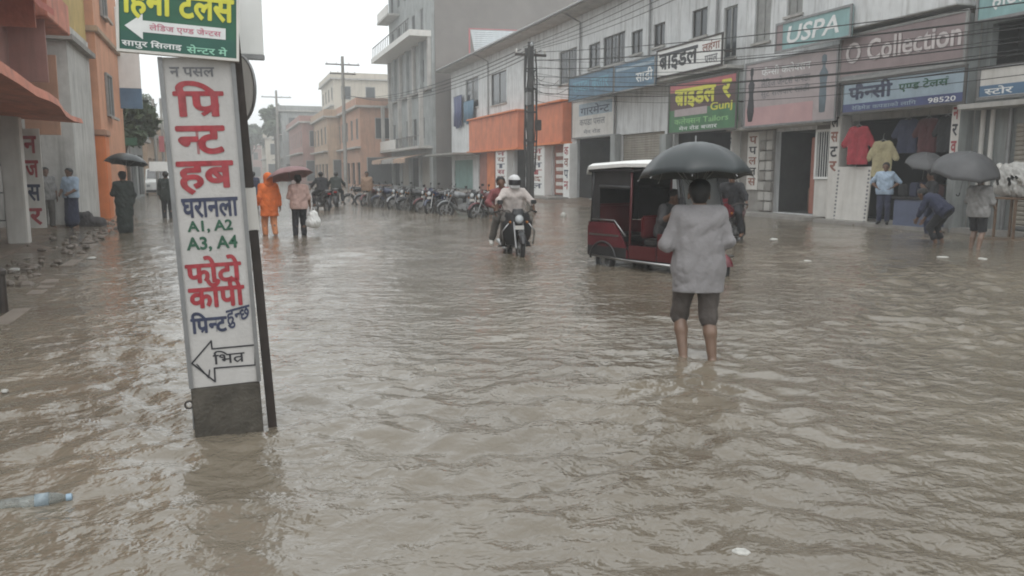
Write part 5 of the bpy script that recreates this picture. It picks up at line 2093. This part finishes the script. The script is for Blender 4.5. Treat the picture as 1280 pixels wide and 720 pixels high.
# white van far off on the sign post side
def van(x, y, rz, label):
    t = thing('parked_van', label, 'van', (x, y, -.14), R(rz))
    rings = []
    for yy, zt, wd in ((-1.9, 1.75, .76), (-1.8, 1.9, .80), (.7, 1.92, .80), (1.25, 1.2, .79), (1.9, 1.0, .76), (1.98, .6, .72)):
        rings.append([Vector((-wd, yy, .3)), Vector((-wd, yy, min(1.1, zt - .05))), Vector((-wd * .88, yy, zt - .05)), Vector((-wd * .7, yy, zt)), Vector((wd * .7, yy, zt)), Vector((wd * .88, yy, zt - .05)), Vector((wd, yy, min(1.1, zt - .05))), Vector((wd, yy, .3))])
    MB().loft(rings).build('body', WHITE_PAINT, t, 'auto')
    MB().add([(-.62, .78, 1.86), (.62, .78, 1.86), (.66, 1.24, 1.25), (-.66, 1.24, 1.25)], [(0, 1, 2, 3)]).build('windshield', WINDOW_DARK, t)
    MB().box(-.6, .6, -1.915, -1.895, 1.2, 1.7).build('rear_window', WINDOW_DARK, t)
    for s in (-1, 1):
        for y_ in (-1.2, 1.3):
            wheel(t, s * .7, y_, .28, .28, .16)
        MB().rbox(s * .6 - .1, s * .6 + .1, 1.94, 2.0, .7, .85, .02).build('headlight', LAMP_GLASS, t)
        MB().rbox(s * .66 - .06, s * .66 + .06, -1.93, -1.89, .7, 1.0, .02).build('tail_light', TAIL_RED, t)
        MB().box(s * .775 - .004, s * .775 + .004, -1.5, .5, 1.2, 1.66, Matrix.Rotation(R(-6 * s), 4, 'Y') @ Matrix.Translation((s * .13, 0, -.02))).build('side_window', WINDOW_DARK, t)
    MB().rbox(-.78, .78, 1.93, 2.04, .32, .5, .03).build('bumper', BLACK_PLASTIC, t)
gx, gy = on_ground(198, 243)
van(gx, gy, 185, 'small white van parked in the distance behind the tall lettered board')


# ================================================================== UMBRELLAS
def umbrella(label, loc, Rr, dep, m, shaft, tilt=(0, 0), rz=0.0, n=8, group='open umbrellas'):
    """origin at the apex; canopy hangs below it, shaft runs down from it"""
    t = thing('umbrella', label, 'umbrella', loc, 0, group, (tilt[0], tilt[1], R(rz)))
    segs = 6
    rows = 9
    for s_, nm, dz in ((1, 'canopy', 0),):
        vs = []
        tot = n * segs
        for i in range(rows + 1):
            f = i / rows
            a_ = f * 1.18
            rad = Rr * math.sin(a_) / math.sin(1.18)
            z = -dep * (1 - math.cos(a_)) / (1 - math.cos(1.18))
            for k in range(tot):
                q = (k % segs) / segs
                sag = math.sin(math.pi * q)
                rr_ = rad * (1 - .055 * sag * f)
                zz = z + .020 * sag * f * f - .012 * sag * f * (1 - f) * 3
                an = 2 * math.pi * k / tot
                vs.append((rr_ * math.cos(an), rr_ * math.sin(an), zz))
        fs = []
        for i in range(rows):
            for k in range(tot):
                k2 = (k + 1) % tot
                if i == 0 and False:
                    continue
                fs.append((i * tot + k, i * tot + k2, (i + 1) * tot + k2, (i + 1) * tot + k))
        o = MB().add(vs, fs).build('canopy', m, t, 'auto', fixn=False)
        sm = o.modifiers.new('cloth', 'SOLIDIFY')
        sm.thickness = .004
    for k in range(n):
        an = 2 * math.pi * k / n
        pts = []
        for i in range(7):
            f = i / 6
            a_ = f * 1.18
            rad = Rr * math.sin(a_) / math.sin(1.18)
            z = -dep * (1 - math.cos(a_)) / (1 - math.cos(1.18)) - .008
            pts.append((rad * math.cos(an), rad * math.sin(an), z))
        rb = MB().tube(pts, .0028, 5)
        e = pts[-1]
        rb.tube([e, (e[0] * 1.03, e[1] * 1.03, e[2] - .012)], .005, 5)
        rb.tube([pts[3], (0, 0, -dep - .12)], .0025, 5)
        rb.build('rib', GREY_METAL, t)
    MB().tube([(0, 0, .055), (0, 0, -shaft)], .006, 8).build('shaft', GREY_METAL, t, True)
    hp = [(0, 0, -shaft)] + [(0, .03 - .03 * math.cos(a), -shaft - .05 - .03 * math.sin(a)) for a in np.linspace(0, math.pi, 7)]
    MB().tube(hp, .011, 8).build('handle', BLACK_PLASTIC, t, True)
    return t


# ================================================================== PEOPLE
BED_Z = -.14
GREY_SHIRT = mat('pale grey wet shirt', (.235, .224, .228), .8, .10, 4, .16, (.16, .15, .15), bump=.4, fine=26)
DARK_SHORT = CLOTH('dark brown grey trouser', (.085, .072, .065))
PINK_SHIRT = CLOTH('washed pink shirt', (.5, .34, .30))
BLACK_CLOTH = CLOTH('black', (.025, .025, .028))
NAVY_CLOTH = CLOTH('navy', (.035, .04, .075))
ORANGE_COAT = CLOTH('orange raincoat', (.72, .17, .045))
ORANGE_LEG = CLOTH('pale orange trouser', (.62, .25, .12))
WHITE_SHIRT = CLOTH('off white shirt', (.56, .50, .47))
MAROON = CLOTH('maroon shirt', (.22, .07, .07))
BLUE_SHIRT = CLOTH('light blue shirt', (.36, .45, .56))
GREY_CLOTH = CLOTH('mid grey shirt', (.24, .235, .23))
DK_GREEN = CLOTH('dark green grey shawl', (.035, .042, .038))
TAN = CLOTH('tan shirt', (.3, .2, .14))
KHAKI = CLOTH('dull trouser', (.12, .11, .1))

# the man with the black umbrella
mx_, my_ = on_ground(869, 444)
fwd = R(-24)
J = pose(head=(-.005, .07, 1.55), neck=(0, .02, 1.43), chest=(0, .01, 1.27),
         el=(-.275, -.01, 1.12), er=(.245, .0, 1.15), wl=(-.10, .22, 1.18), wr=(.08, .21, 1.30), sl=(-.165, .01, 1.385), sr=(.165, .01, 1.385),
         hl=(-.09, 0, .90), hr=(.09, 0, .90), kl=(-.135, .10, .50), kr=(.10, -.02, .49), al=(-.105, -.04, .10), ar=(.135, -.10, .10))
person('person', 'man in a long pale grey shirt and rolled dark trousers wading under a black umbrella', (mx_, my_, BED_Z), -24, J, GREY_SHIRT, DARK_SHORT,
       SKIN_WET, scale=.97, h=.0095, sleeve=1.2, hem=.22, leg=1.08, seed=2, curl=.9, flare=-.002, fold=.75, puff=-.002)
ud = .245
ux, uy = mx_ - math.sin(fwd) * ud, my_ + math.cos(fwd) * ud
umbrella('large black umbrella held by the wading man in the pale grey shirt', (ux - .035, uy - .02, 1.80), .475, .30, UMB_BLACK, .80, (R(-4), R(2)), 10)

# two people on the motorcycle
rl = mc_rider.location.copy()
mc_rider.scale = (.95,) * 3
Jr = pose(pelvis=(0, -.16, .99), chest=(0, -.05, 1.27), neck=(0, .0, 1.44), head=(0, .06, 1.57), face=(.05, 1, -.06), sl=(-.185, .0, 1.38), sr=(.185, .0, 1.38),
          el=(-.34, .10, 1.20), er=(.34, .10, 1.20), wl=(-.385, .13, 1.03), wr=(.385, .13, 1.03), hl=(-.10, -.13, .97), hr=(.10, -.13, .97),
          kl=(-.24, .27, .83), kr=(.24, .27, .83), al=(-.24, .03, .40), ar=(.24, .03, .40))
person('person', 'motorcycle rider in a white helmet and off white shirt', (rl.x, rl.y, rl.z), 172, Jr, WHITE_SHIRT, KHAKI, None, scale=.95, sleeve=1.3, hem=.08, seed=5,
       helmet=mat('white helmet shell', (.62, .62, .62), .25, .1, 3), shoes=BLACK_PLASTIC, curl=1.0)
Jp = pose(pelvis=(.05, -.52, 1.02), chest=(.13, -.46, 1.28), neck=(.17, -.44, 1.44), head=(.19, -.40, 1.56), face=(.2, 1, -.05), sl=(-.01, -.43, 1.38), sr=(.34, -.45, 1.37),
          el=(-.12, -.35, 1.15), er=(.47, -.38, 1.15), wl=(-.12, -.15, 1.05), wr=(.36, -.2, 1.05), hl=(-.05, -.5, .98), hr=(.16, -.5, .98),
          kl=(-.26, -.1, .84), kr=(.33, -.08, .84), al=(-.25, -.3, .42), ar=(.42, -.26, .38))
person('person', 'bare headed passenger in maroon sitting behind the white helmeted rider', (rl.x, rl.y, rl.z), 172, Jp, MAROON, KHAKI, None, scale=.95, sleeve=1.5, hem=.08, seed=6, shoes=OFFWHITE)

# the rickshaw's driver, dim under the roof
Jd = pose(pelvis=(0, .06, .74), chest=(0, .12, 1.0), neck=(0, .17, 1.16), head=(0, .24, 1.29), face=(0, 1, -.1), sl=(-.165, .16, 1.11), sr=(.165, .16, 1.11),
          el=(-.30, .28, .93), er=(.30, .28, .93), wl=(-.33, .46, 1.04), wr=(.33, .46, 1.04), hl=(-.10, .08, .72), hr=(.10, .08, .72),
          kl=(-.16, .50, .72), kr=(.16, .50, .72), al=(-.15, .58, .46), ar=(.15, .58, .46))
person('person', 'driver in dark grey clothes seated under the roof of the red and black rickshaw', (6.60, 11.42, -.14), 198, Jd, CLOTH('charcoal shirt', (.07, .068, .07)), BLACK_CLOTH, None, sleeve=1.1, hem=.08, leg=1.6, seed=51, h=.013)

# the pair walking away
x, y = on_ground(338, 294)
Jw = pose(kl=(-.10, .13, .50), al=(-.105, .06, .09), kr=(.10, 0, .49), ar=(.11, -.16, .12), wl=(-.27, .10, .90), wr=(.27, .0, .89))
person('person', 'person in an orange hooded raincoat walking away down the flooded road', (x, y, BED_Z), 8, Jw, ORANGE_COAT, ORANGE_LEG, None, scale=.97, sleeve=1.85, hem=.30, leg=1.75, seed=8, hood=ORANGE_COAT)
x, y = on_ground(375, 294)
Jw = pose(kr=(.10, .10, .50), ar=(.11, .05, .09), kl=(-.10, .0, .49), al=(-.11, -.12, .11), er=(.25, .0, 1.13), wr=(.28, .06, .89), el=(-.24, .02, 1.14), wl=(-.14, .20, 1.30))
person('person', 'person in a pink shirt and black trousers walking away with a white bag', (x, y, BED_Z), -4, Jw, PINK_SHIRT, BLACK_CLOTH, None, scale=.95, sleeve=1.1, hem=.10, leg=1.8, seed=9)
umbrella('mauve umbrella tipped over the person in the pink shirt', (x - .22, y + .22, 1.66), .58, .24, UMB_MAUVE, .72, (R(-12), R(-10)), 0)
bg_ = Blob(.012)
bg_.cone((0, 0, .16), (0, 0, .30), .15, .12, .05)
bg_.cone((-.06, 0, .12), (.07, 0, .12), .12, .13, .05)
bg_.fold = .008
tb = thing('carrier_bag', 'white plastic carrier bag in the hand of the person in pink', 'bag', (x + .33, y + .04, .18), R(15))
bg_.mesh('bag_body', WHITE_PAINT, tb)
MB().tube([(-.06, 0, .38), (-.03, 0, .50), (.03, 0, .50), (.06, 0, .38)], .008, 6).build('bag_handle', WHITE_PAINT, tb, True)

# people on the far bikes
def seated(label, bike, rz, top, seed, group=None):
    Jn = pose(pelvis=(0, -.2, .99), chest=(0, -.11, 1.27), neck=(0, -.06, 1.44), head=(0, 0, 1.57), sl=(-.185, -.06, 1.38), sr=(.185, -.06, 1.38),
              el=(-.33, .06, 1.18), er=(.33, .06, 1.18), wl=(-.385, .12, 1.03), wr=(.385, .12, 1.03), hl=(-.10, -.17, .97), hr=(.10, -.17, .97),
              kl=(-.24, .22, .80), kr=(.24, .22, .80), al=(-.28, .05, .34), ar=(.28, .05, .34))
    person('person', label, bike, rz, Jn, top, BLACK_CLOTH, None, sleeve=1.6, hem=.08, seed=seed, h=.016)


gx, gy = on_ground(402, 262)
seated('man in dark clothes astride the black motorcycle beside the pink shirted person', (gx, gy, BK), 15, BLACK_CLOTH, 21)
gx, gy = on_ground(421, 258)
seated('man in dark grey astride the silver motorcycle in the middle of the road', (gx, gy, BK), -10, DK_GREEN, 22)
gx, gy = on_ground(462, 258)
person('person', 'man in a tan shirt standing among the parked motorcycles', (gx, gy + .6, BED_Z), 160, pose(), TAN, KHAKI, None, sleeve=1.2, hem=.1, leg=1.9, seed=23, h=.016)
gx, gy = on_ground(318, 262)
person('person', 'dark dressed person seen just past the edge of the iron post', (gx, gy, BED_Z), 10, pose(), NAVY_CLOTH, BLACK_CLOTH, None, sleeve=1.6, hem=.12, leg=1.9, seed=24, h=.016)

r_ = mc_red.location
seated('man in dark clothes on the bright red motorcycle behind the black umbrella', (r_.x, r_.y, r_.z), 128, BLACK_CLOTH, 25)
# people at the clothes shop
person('person', 'man in a light blue shirt with hands on hips outside the clothes shop', (17.25, 17.75, .10), 128,
       pose(el=(-.36, -.08, 1.16), er=(.36, -.08, 1.16), wl=(-.19, .06, 1.02), wr=(.19, .06, 1.02)), BLUE_SHIRT, NAVY_CLOTH, None, sleeve=.95, hem=.10, leg=1.9, seed=31, scale=1.0, shoes=BLACK_PLASTIC)
x, y = on_ground(1219, 311)
person('person', 'man in a grey shirt and black shorts under the charcoal umbrella', (x, y, BED_Z), -75,
       pose(el=(-.26, .06, 1.14), wl=(-.12, .24, 1.30), er=(.25, .03, 1.12), wr=(.22, .2, 1.02), kl=(-.10, .12, .5), al=(-.11, .02, .09), ar=(.11, -.12, .1)),
       GREY_CLOTH, BLACK_CLOTH, SKIN_WET, sleeve=1.2, hem=.12, leg=.95, seed=32, scale=.97)
umbrella('wide charcoal umbrella tipped over the man in the grey shirt and black shorts', (x - .22, y + .12, 1.93), .66, .40, UMB_GREY, .85, (R(14), R(-14)), 20)
x, y = on_ground(1172, 303)
person('person', 'person in dark clothes bending forward beside the charcoal umbrella', (x, y, BED_Z), 20,
       pose(pelvis=(0, -.12, .86), chest=(0, .14, 1.06), neck=(0, .28, 1.16), head=(0, .40, 1.20), face=(0, .9, -.4), sl=(-.18, .22, 1.12), sr=(.18, .22, 1.12),
            el=(-.23, .30, .86), er=(.23, .30, .86), wl=(-.15, .42, .64), wr=(.15, .40, .62), hl=(-.09, -.1, .84), hr=(.09, -.1, .84), kl=(-.11, .14, .48), kr=(.11, .10, .48), al=(-.12, -.02, .1), ar=(.12, -.06, .1)),
       NAVY_CLOTH, BLACK_CLOTH, None, sleeve=1.6, hem=.1, leg=1.6, seed=33)
umbrella('small grey umbrella seen behind the bending person at the clothes shop', (16.55, 15.75, 1.98), .46, .22, UMB_GREY, .7, (R(20), R(-20)), 5)
person('person', 'person in black standing under the small grey umbrella', (16.75, 15.7, BED_Z), 60, pose(el=(-.25, .06, 1.14), wl=(-.12, .2, 1.3)), BLACK_CLOTH, NAVY_CLOTH, None, sleeve=1.6, hem=.12, leg=1.9, seed=34, h=.014)

# people on the left
person('person', 'person in a grey shirt standing against the bare concrete wall', (-4.78, 25.35, -.03), -150, pose(), GREY_CLOTH, KHAKI, None, sleeve=1.2, hem=.12, leg=1.9, seed=41, h=.014)
person('person', 'person in a pale shirt and navy skirt before the bare concrete wall', (-4.2, 25.5, -.05), 150, pose(el=(-.22, .05, 1.12), wl=(-.15, .25, 1.02), er=(.22, .05, 1.12), wr=(.15, .25, 1.0)), BLUE_SHIRT, NAVY_CLOTH, None,
       sleeve=.9, hem=.05, leg=1.6, seed=42, skirt=.25, h=.014)
x, y = on_ground(158, 291)
person('person', 'person in dark clothes standing before the orange pillar under a dark umbrella', (x, y, BED_Z), 30, pose(el=(-.25, .06, 1.14), wl=(-.12, .2, 1.3)), DK_GREEN, DK_GREEN, None, sleeve=1.8, hem=.35, leg=1.9, seed=43, skirt=.2, h=.014)
umbrella('dark umbrella over the person by the orange pillar', (x + .12, y + .18, 2.02), .52, .26, UMB_BLACK, .8, (R(-8), R(6)), 0)
x, y = on_ground(210, 272)
person('person', 'dark dressed person standing partly behind the tall lettered board', (x, y, BED_Z), 0, pose(), DK_GREEN, BLACK_CLOTH, None, sleeve=1.7, hem=.2, leg=1.9, seed=44, h=.016)

# ================================================================== GOODS AND STREET CLUTTER
def garment(label, m, loc, rz, s=1.0, seed=1):
    t = thing('hanging_shirt', label, 'shirt', loc, R(rz))
    t.scale = (s, s * .45, s)
    b = Blob(.014)
    b.fold = .01
    b.cone((-.13, 0, -.1), (-.13, 0, -.85), .13, .15, .05)
    b.cone((.13, 0, -.1), (.13, 0, -.85), .13, .15, .05)
    b.cone((-.12, 0, -.1), (.12, 0, -.1), .11, .11, .05)
    for q in (-1, 1):
        b.cone((q * .2, 0, -.08), (q * .38, 0, -.38), .085, .08, .04)
    b.clip.append((Vector((0, 0, -.86)), Vector((0, 0, 1))))
    b.mesh('shirt_body', m, t, seed)
    MB().tube([(-.2, 0, -.02), (0, 0, .08), (.2, 0, -.02)], .012, 6).build('hanger', GREY_METAL, t)
    MB().tube([(0, 0, .08), (0, 0, .18), (.03, 0, .22)], .008, 6).build('hook', GREY_METAL, t)


Yg_, zg_ = on_x(1074, 160, 17.75)
garment('crimson shirt hanging at the entrance of the clothes shop', CLOTH('crimson garment', (.34, .04, .055)), (17.75, Yg_, zg_), -80, 1.25)
Yg_, zg_ = on_x(1104, 178, 17.9)
garment('pale yellow shirt hanging beside the crimson one', CLOTH('pale yellow garment', (.40, .35, .21)), (17.9, Yg_, zg_), -80, 1.15, 4)
for k, (dy, dx, c_, lb) in enumerate(((1.45, .05, NAVY_CLOTH, 'navy shirt hanging beyond the pale yellow one'), (2.1, .1, CLOTH('dark maroon garment', (.085, .025, .028)), 'dark maroon shirt hanging in the middle of the clothes shop entrance'),
                                      (2.75, .06, BLACK_CLOTH, 'black shirt hanging at the far side of the clothes shop entrance'))):
    garment(lb, c_, (18.1 + dx, on_x(1074, 160, 17.75)[0] - dy, 2.98), -75 - 8 * k, 1.05, 7 + k)
MB_r = MB().tube([(0, 0, 0), (0, -3.4, 0)], .02, 8)
rail = MB_r.build('hanging_rail', GREY_METAL)
Yr0 = on_x(1064, 160, 17.82)[0]
rail.location = (17.82, Yr0, 3.28)
tag(rail, 'steel rail across the clothes shop entrance carrying the hung shirts', 'rail')
for k in range(5):
    MB().tube([(0, -.3 - .7 * k, 0), (.5, -.3 - .7 * k, .06)], .012, 6).build('rail_bracket', GREY_METAL, rail)

Yc0, Yc1 = on_x(1117, 250, 17.3)[0], on_x(1160, 250, 17.3)[0]
t = thing('display_counter', 'dark display counter with a blue grey front outside the clothes shop', 'counter', (17.3, Yc0, -.14), R(-90))
Wc = Yc0 - Yc1
MB().rbox(0, Wc, 0, .7, .14, .95, .02).build('front_panel', mat('blue grey laminate', (.11, .13, .2), .5, .2, 3), t)
MB().rbox(-.05, Wc + .05, -.05, .75, .955, 1.02, .015).build('top', BLACK_PLASTIC, t)
for i in range(3):
    MB().rbox(.05 + i * Wc / 3, (i + .9) * Wc / 3, .05, .6, 1.023, 1.36 + .05 * (i % 2), .04).build('cloth_pile', (BLACK_CLOTH, NAVY_CLOTH, SIGN_DARK)[i], t)
Yc0, Yc1 = on_x(1041, 250, 17.75)[0], on_x(1084, 250, 17.75)[0]
t = thing('display_board', 'white board with a dotted border standing at the foot of the shop pillar', 'board', (17.75, Yc0, -.14), rot=(R(-3), 0, R(-90)))
MB().rbox(0, Yc0 - Yc1, 0, .05, .12, 1.85, .01).build('panel', OFFWHITE, t)
bd = MB()
for i in range(14):
    z = .2 + i * .115
    for x_ in (.05, Yc0 - Yc1 - .12):
        bd.box(x_, x_ + .07, -.006, 0, z, z + .06)
bd.build('border_print', GREY_INK, t)
Yc0, zc0 = on_x(1268, 246, 17.2)
t = thing('sack', 'white bundled sack propped on a stool at the end of the shop row', 'sack', (17.2, Yc0, zc0))
b = Blob(.018)
b.fold = .012
b.fold = .02
for zz in (.2, .36, .5):
    b.cone((0, -.26 + .1 * zz, zz), (0, .28 - .12 * zz, zz), .21, .20, .16)
b.cone((.03, -.1, .62), (0, .12, .60), .16, .15, .16)
b.mesh('sack_body', mat('grey white sacking', (.43, .42, .40), .85, .25, 8, .4, (.2, .19, .17)), t)
MB().tube([(0, .3, .60), (.02, .42, .66), (.03, .5, .7)], .06, 8, rs=[.09, .05, .1]).build('sack_neck', OFFWHITE, t, True)
st = thing('stool', 'low wooden stool under the white sack', 'stool', (17.2, Yc0, -.14))
MB().rbox(-.3, .3, -.3, .3, zc0 + .08, zc0 + .13, .01).build('seat', WOOD, st)
for sx in (-1, 1):
    for sy in (-1, 1):
        MB().rbox(sx * .25 - .025, sx * .25 + .025, sy * .25 - .025, sy * .25 + .025, 0, zc0 + .078, .006).build('leg', WOOD, st)
gx, gy = on_ground(108, 283)
b = Blob(.025)
b.fold = .015
b.cone((-.3, 0, .1), (.35, .1, .1), .22, .16, .08)
b.cone((-.05, 0, .28), (.05, .05, .32), .16, .12, .08)
t = thing('sack', 'dark heaped sack lying at the foot of the orange pillar', 'sack', (gx, gy, -.02))
b.mesh('sack_body', mat('dark wet sacking', (.05, .045, .045), .8, .3, 4), t)

# short black post with a rail at the left edge
gx, gy = on_ground(8, 390)
t = thing('guard_post', 'short black iron post with a stub of rail at the kerb', 'post', (gx - .02, gy, -.14), R(20))
hp = on_x(8, 336, gx)[1] + .14
MB().lathe([(.045, 0), (.04, hp - .05), (.055, hp - .04), (.055, hp), (.02, hp + .03)], 12).build('shaft', DARK_METAL, t, 'auto')
MB().tube([(0, 0, hp - .1), (-.9, .2, hp - .12)], .022, 8).build('rail', DARK_METAL, t)

# cloths over the far end of the white row's upper wall, small boards beyond the orange building
for k, (p0, p1, y0, y1, c, lb) in enumerate(((567, 578, 122, 158, SIGN_NAVY, 'navy cloth hung on the corner of the white row beside the tall grey building'),
                                             (579, 593, 128, 152, TARP_BLUE, 'dull blue cloth hung under the farthest window of the white row'))):
    ya, zt_ = on_x(p0, y0, XF - .2)
    yb, zb_ = on_x(p1, y1, XF - .2)
    t = thing('hanging_cloth', lb, 'cloth', (XF - .2, ya, zb_), R(-90), 'cloths hung on the white row')
    n = 12
    vs = []
    for i in range(n + 1):
        x_ = (ya - yb) * i / n
        vs += [(x_, .06 * math.sin(i * 1.9), zt_ - zb_), (x_, .10 * math.sin(i * 1.9 + .5), (zt_ - zb_) * .5), (x_, .14 * math.sin(i * 1.9 + 1), .12 * math.sin(i * .9))]
    cl_ = MB().add(vs, [f for i in range(n) for f in ((3 * i, 3 * i + 3, 3 * i + 4, 3 * i + 1), (3 * i + 1, 3 * i + 4, 3 * i + 5, 3 * i + 2))]).build('cloth_sheet', c, t, True, fixn=False)
    cl_.modifiers.new('cloth', 'SOLIDIFY').thickness = .01
    MB().tube([(-.1, 0, zt_ - zb_ + .02), (ya - yb + .1, 0, zt_ - zb_ + .02)], .015, 6).build('cord', RUBBER, t)
for k, (p0, p1, y0, y1, Yq, bm_, lb) in enumerate(((139, 150, 136, 164, 37.5, OFFWHITE, 'small white board hung low beyond the orange building'),
                                                   (150, 172, 172, 182, 39.0, SIGN_GREEN, 'small dark green board over the pavement beyond the orange building'),
                                                   (186, 214, 202, 214, 47.0, WHITE_PAINT, 'white awning board over the small van'),
                                                   (198, 206, 170, 190, 49.0, SIGN_RED, 'little red board on a post near the small van'))):
    xa, zt_ = on_y(p0, y0, Yq)
    xb, zb_ = on_y(p1, y1, Yq)
    t = thing('sign_board', lb, 'sign board', (xa, Yq, 0), 0, 'small boards down the street')
    MB().rbox(0, xb - xa, 0, .06, zb_, zt_, .008).build('board', bm_, t)
    MB().tube([((xb - xa) * .5, .1, -.14), ((xb - xa) * .5, .1, zt_ - .03)], .03, 8).build('post', GREY_METAL, t)

# floating litter
LITTER = 'litter floating on the flood'


def bottle():
    gx, gy = on_ground(44, 628)
    t = thing('plastic_bottle', 'clear plastic bottle with a pale blue label floating near the corner of the view', 'bottle', (gx, gy, .0), 0, LITTER, (R(90), R(0), R(96)))
    prof = [(.0, -.125), (.028, -.125), (.033, -.115), (.033, -.06), (.030, -.05), (.033, -.04), (.033, .05), (.026, .085), (.013, .11), (.013, .125)]
    MB().lathe(prof, 18).build('bottle_body', CLEAR, t, True)
    MB().lathe([(.016, .112), (.016, .132), (.012, .135)], 14).build('cap', mat('pale blue cap', (.26, .36, .45), .4, .1, 4), t, 'auto')
    MB().lathe([(.0337, .0), (.0337, .05)], 18).build('bottle_label', mat('pale blue label', (.24, .29, .32), .4, .4, 20), t, True)
    t.scale = (1.15,) * 3


bottle()


def scrap(label, px, py, s, m, seed, th=.02):
    s *= .8
    m = mat('soiled foam', (.46, .45, .42), .7, .3, 18)
    r = random.Random(seed)
    gx, gy = on_ground(px, py)
    n = 9
    rings = []
    for z, k in ((-.4, .7), (0, 1), (.6, .92), (1, .55)):
        rings.append([Vector((math.cos(2 * math.pi * i / n) * s * k * (.75 + .4 * random.Random(seed * 31 + i).random()), math.sin(2 * math.pi * i / n) * s * .6 * k * (.75 + .4 * random.Random(seed * 17 + i).random()), z * th + (r.uniform(-.2, .2) * th if z > .5 else 0))) for i in range(n)])
    o = MB().loft(rings).build('litter_scrap', m)
    o.location = (gx, gy, .004)
    o.rotation_euler = (0, 0, r.uniform(0, 3))
    tag(o, label, 'litter', LITTER)


scrap('white foam scrap floating nearest the camera', 925, 692, .06, WHITE_PAINT, 1, .012)
scrap('tiny white scrap floating in the middle of the road', 544, 462, .022, WHITE_PAINT, 2, .014)
scrap('flat white scrap floating off the left footway', 115, 323, .16, WHITE_PAINT, 3, .02)
scrap('pale scrap lying on the mud by the veranda pillars', 18, 338, .14, OFFWHITE, 4, .03)
scrap('white scrap floating in front of the doorway with the pink sign', 967, 300, .22, OFFWHITE, 5, .03)
scrap('thin white scrap floating before the clothes shop', 1178, 322, .14, WHITE_PAINT, 6, .02)
scrap('long pale scrap drifting between the two white ones off the clothes shop', 1005, 326, .18, OFFWHITE, 7, .015)
scrap('pale scrap floating near the charcoal umbrella', 1228, 324, .15, WHITE_PAINT, 8, .02)
scrap('white lump on the mud before the orange shop', 704, 270, .2, WHITE_PAINT, 9, .12)
scrap('grey white scrap at the edge of the frame by the kerb', 6, 490, .05, OFFWHITE, 10, .015)


# ================================================================== TREES
def tree(label, x, y, h, cr, seed, leafm, n=1900, group='trees down the street', ls=.34, z0=None):
    t = thing('leafy_tree', label, 'tree', (x, y, -.14), 0, group)
    r = random.Random(seed)
    zt = h - cr * 1.1
    tr = MB().tube([(0, 0, 0), (.05, .03, zt * .5), (-.06, .05, zt), (0, 0, h - cr * .7)], .2, 9, rs=[.03 * h, .024 * h, .018 * h, .008 * h])
    cl = []
    for k in range(9):
        a = 2 * math.pi * k / 9 + r.uniform(-.3, .3)
        d = cr * r.uniform(.35, .85)
        e = Vector((d * math.cos(a), d * math.sin(a), zt + r.uniform(-.1, 1.0) * cr * 1.2))
        tr.tube([(0, 0, zt * r.uniform(.75, 1.05)), e * .5 + Vector((0, 0, zt * .5)), e], .04, 6, rs=[.012 * h, .008 * h, .004 * h])
        cl.append((e, cr * r.uniform(.32, .52)))
    cl.append((Vector((0, 0, h - cr * .45)), cr * .5))
    tr.build('trunk', BARK, t, 'auto')
    rs = np.random.RandomState(seed)
    cen = np.array([c[0][:] for c in cl])
    rad = np.array([c[1] for c in cl])
    ix = rs.randint(0, len(cl), n)
    d = rs.normal(size=(n, 3))
    d /= np.linalg.norm(d, axis=1)[:, None]
    P = cen[ix] + d * (rad[ix] * rs.uniform(.35, 1.08, n) ** .6)[:, None] * np.array([1, 1, .8])
    u = rs.normal(size=(n, 3))
    u /= np.linalg.norm(u, axis=1)[:, None]
    v = np.cross(u, rs.normal(size=(n, 3)))
    v /= np.linalg.norm(v, axis=1)[:, None]
    L = ls * rs.uniform(.6, 1.3, n)[:, None]
    V = np.stack([P - u * L, P + v * L * .45, P + u * L, P - v * L * .45], 1).reshape(-1, 3)
    me = bpy.data.meshes.new('crown')
    me.from_pydata(V.tolist(), [], np.arange(n * 4).reshape(-1, 4).tolist())
    me.materials.append(leafm)
    o = bpy.data.objects.new('crown', me)
    COL.objects.link(o)
    o.parent = t


tree('small dark tree beside the white and blue sign beyond the orange building', -4.4, 41, 4.9, 1.5, 3, LEAF[0], 2200, ls=.2)
tree('tree rising behind the low grey shop past the orange building', -7.0, 62, 6.2, 2.2, 4, LEAF[0], 1800)
tree('green tree in the haze beside the rose brown building', 8.6, 156, 12.5, 3.2, 5, LEAF[1], 1600, ls=.6)
tree('hazy tree at the far end of the street', 5.2, 196, 11, 4.0, 6, LEAF[1], 1300, ls=.8)
tree('hazy tree beside the road far beyond the iron post', 1.5, 225, 12, 4.5, 7, LEAF[0], 1300, ls=.9)
tree('wide hazy tree near the street end on the sign board side', -4.5, 205, 11, 4.6, 8, LEAF[0], 1300, ls=.9)
tree('rounded hazy tree behind the low faded building', -9.5, 98, 9, 3.2, 9, LEAF[1], 1500, ls=.5)

# ================================================================== RAIN HAZE
hz = MB().box(-430, 430, -430, 430, -1.6, 21.5).build('haze', BED)
hm = bpy.data.materials.new('rain haze')
hm.use_nodes = True
hn = hm.node_tree
hn.nodes.clear()
ho = hn.nodes.new('ShaderNodeOutputMaterial')
hv = hn.nodes.new('ShaderNodeVolumePrincipled')
hv.inputs['Color'].default_value = (.93, .95, .96, 1)
hv.inputs['Density'].default_value = .0026
hn.links.new(hv.outputs[0], ho.inputs['Volume'])
hz.data.materials.clear()
hz.data.materials.append(hm)
tag(hz, kind='stuff')
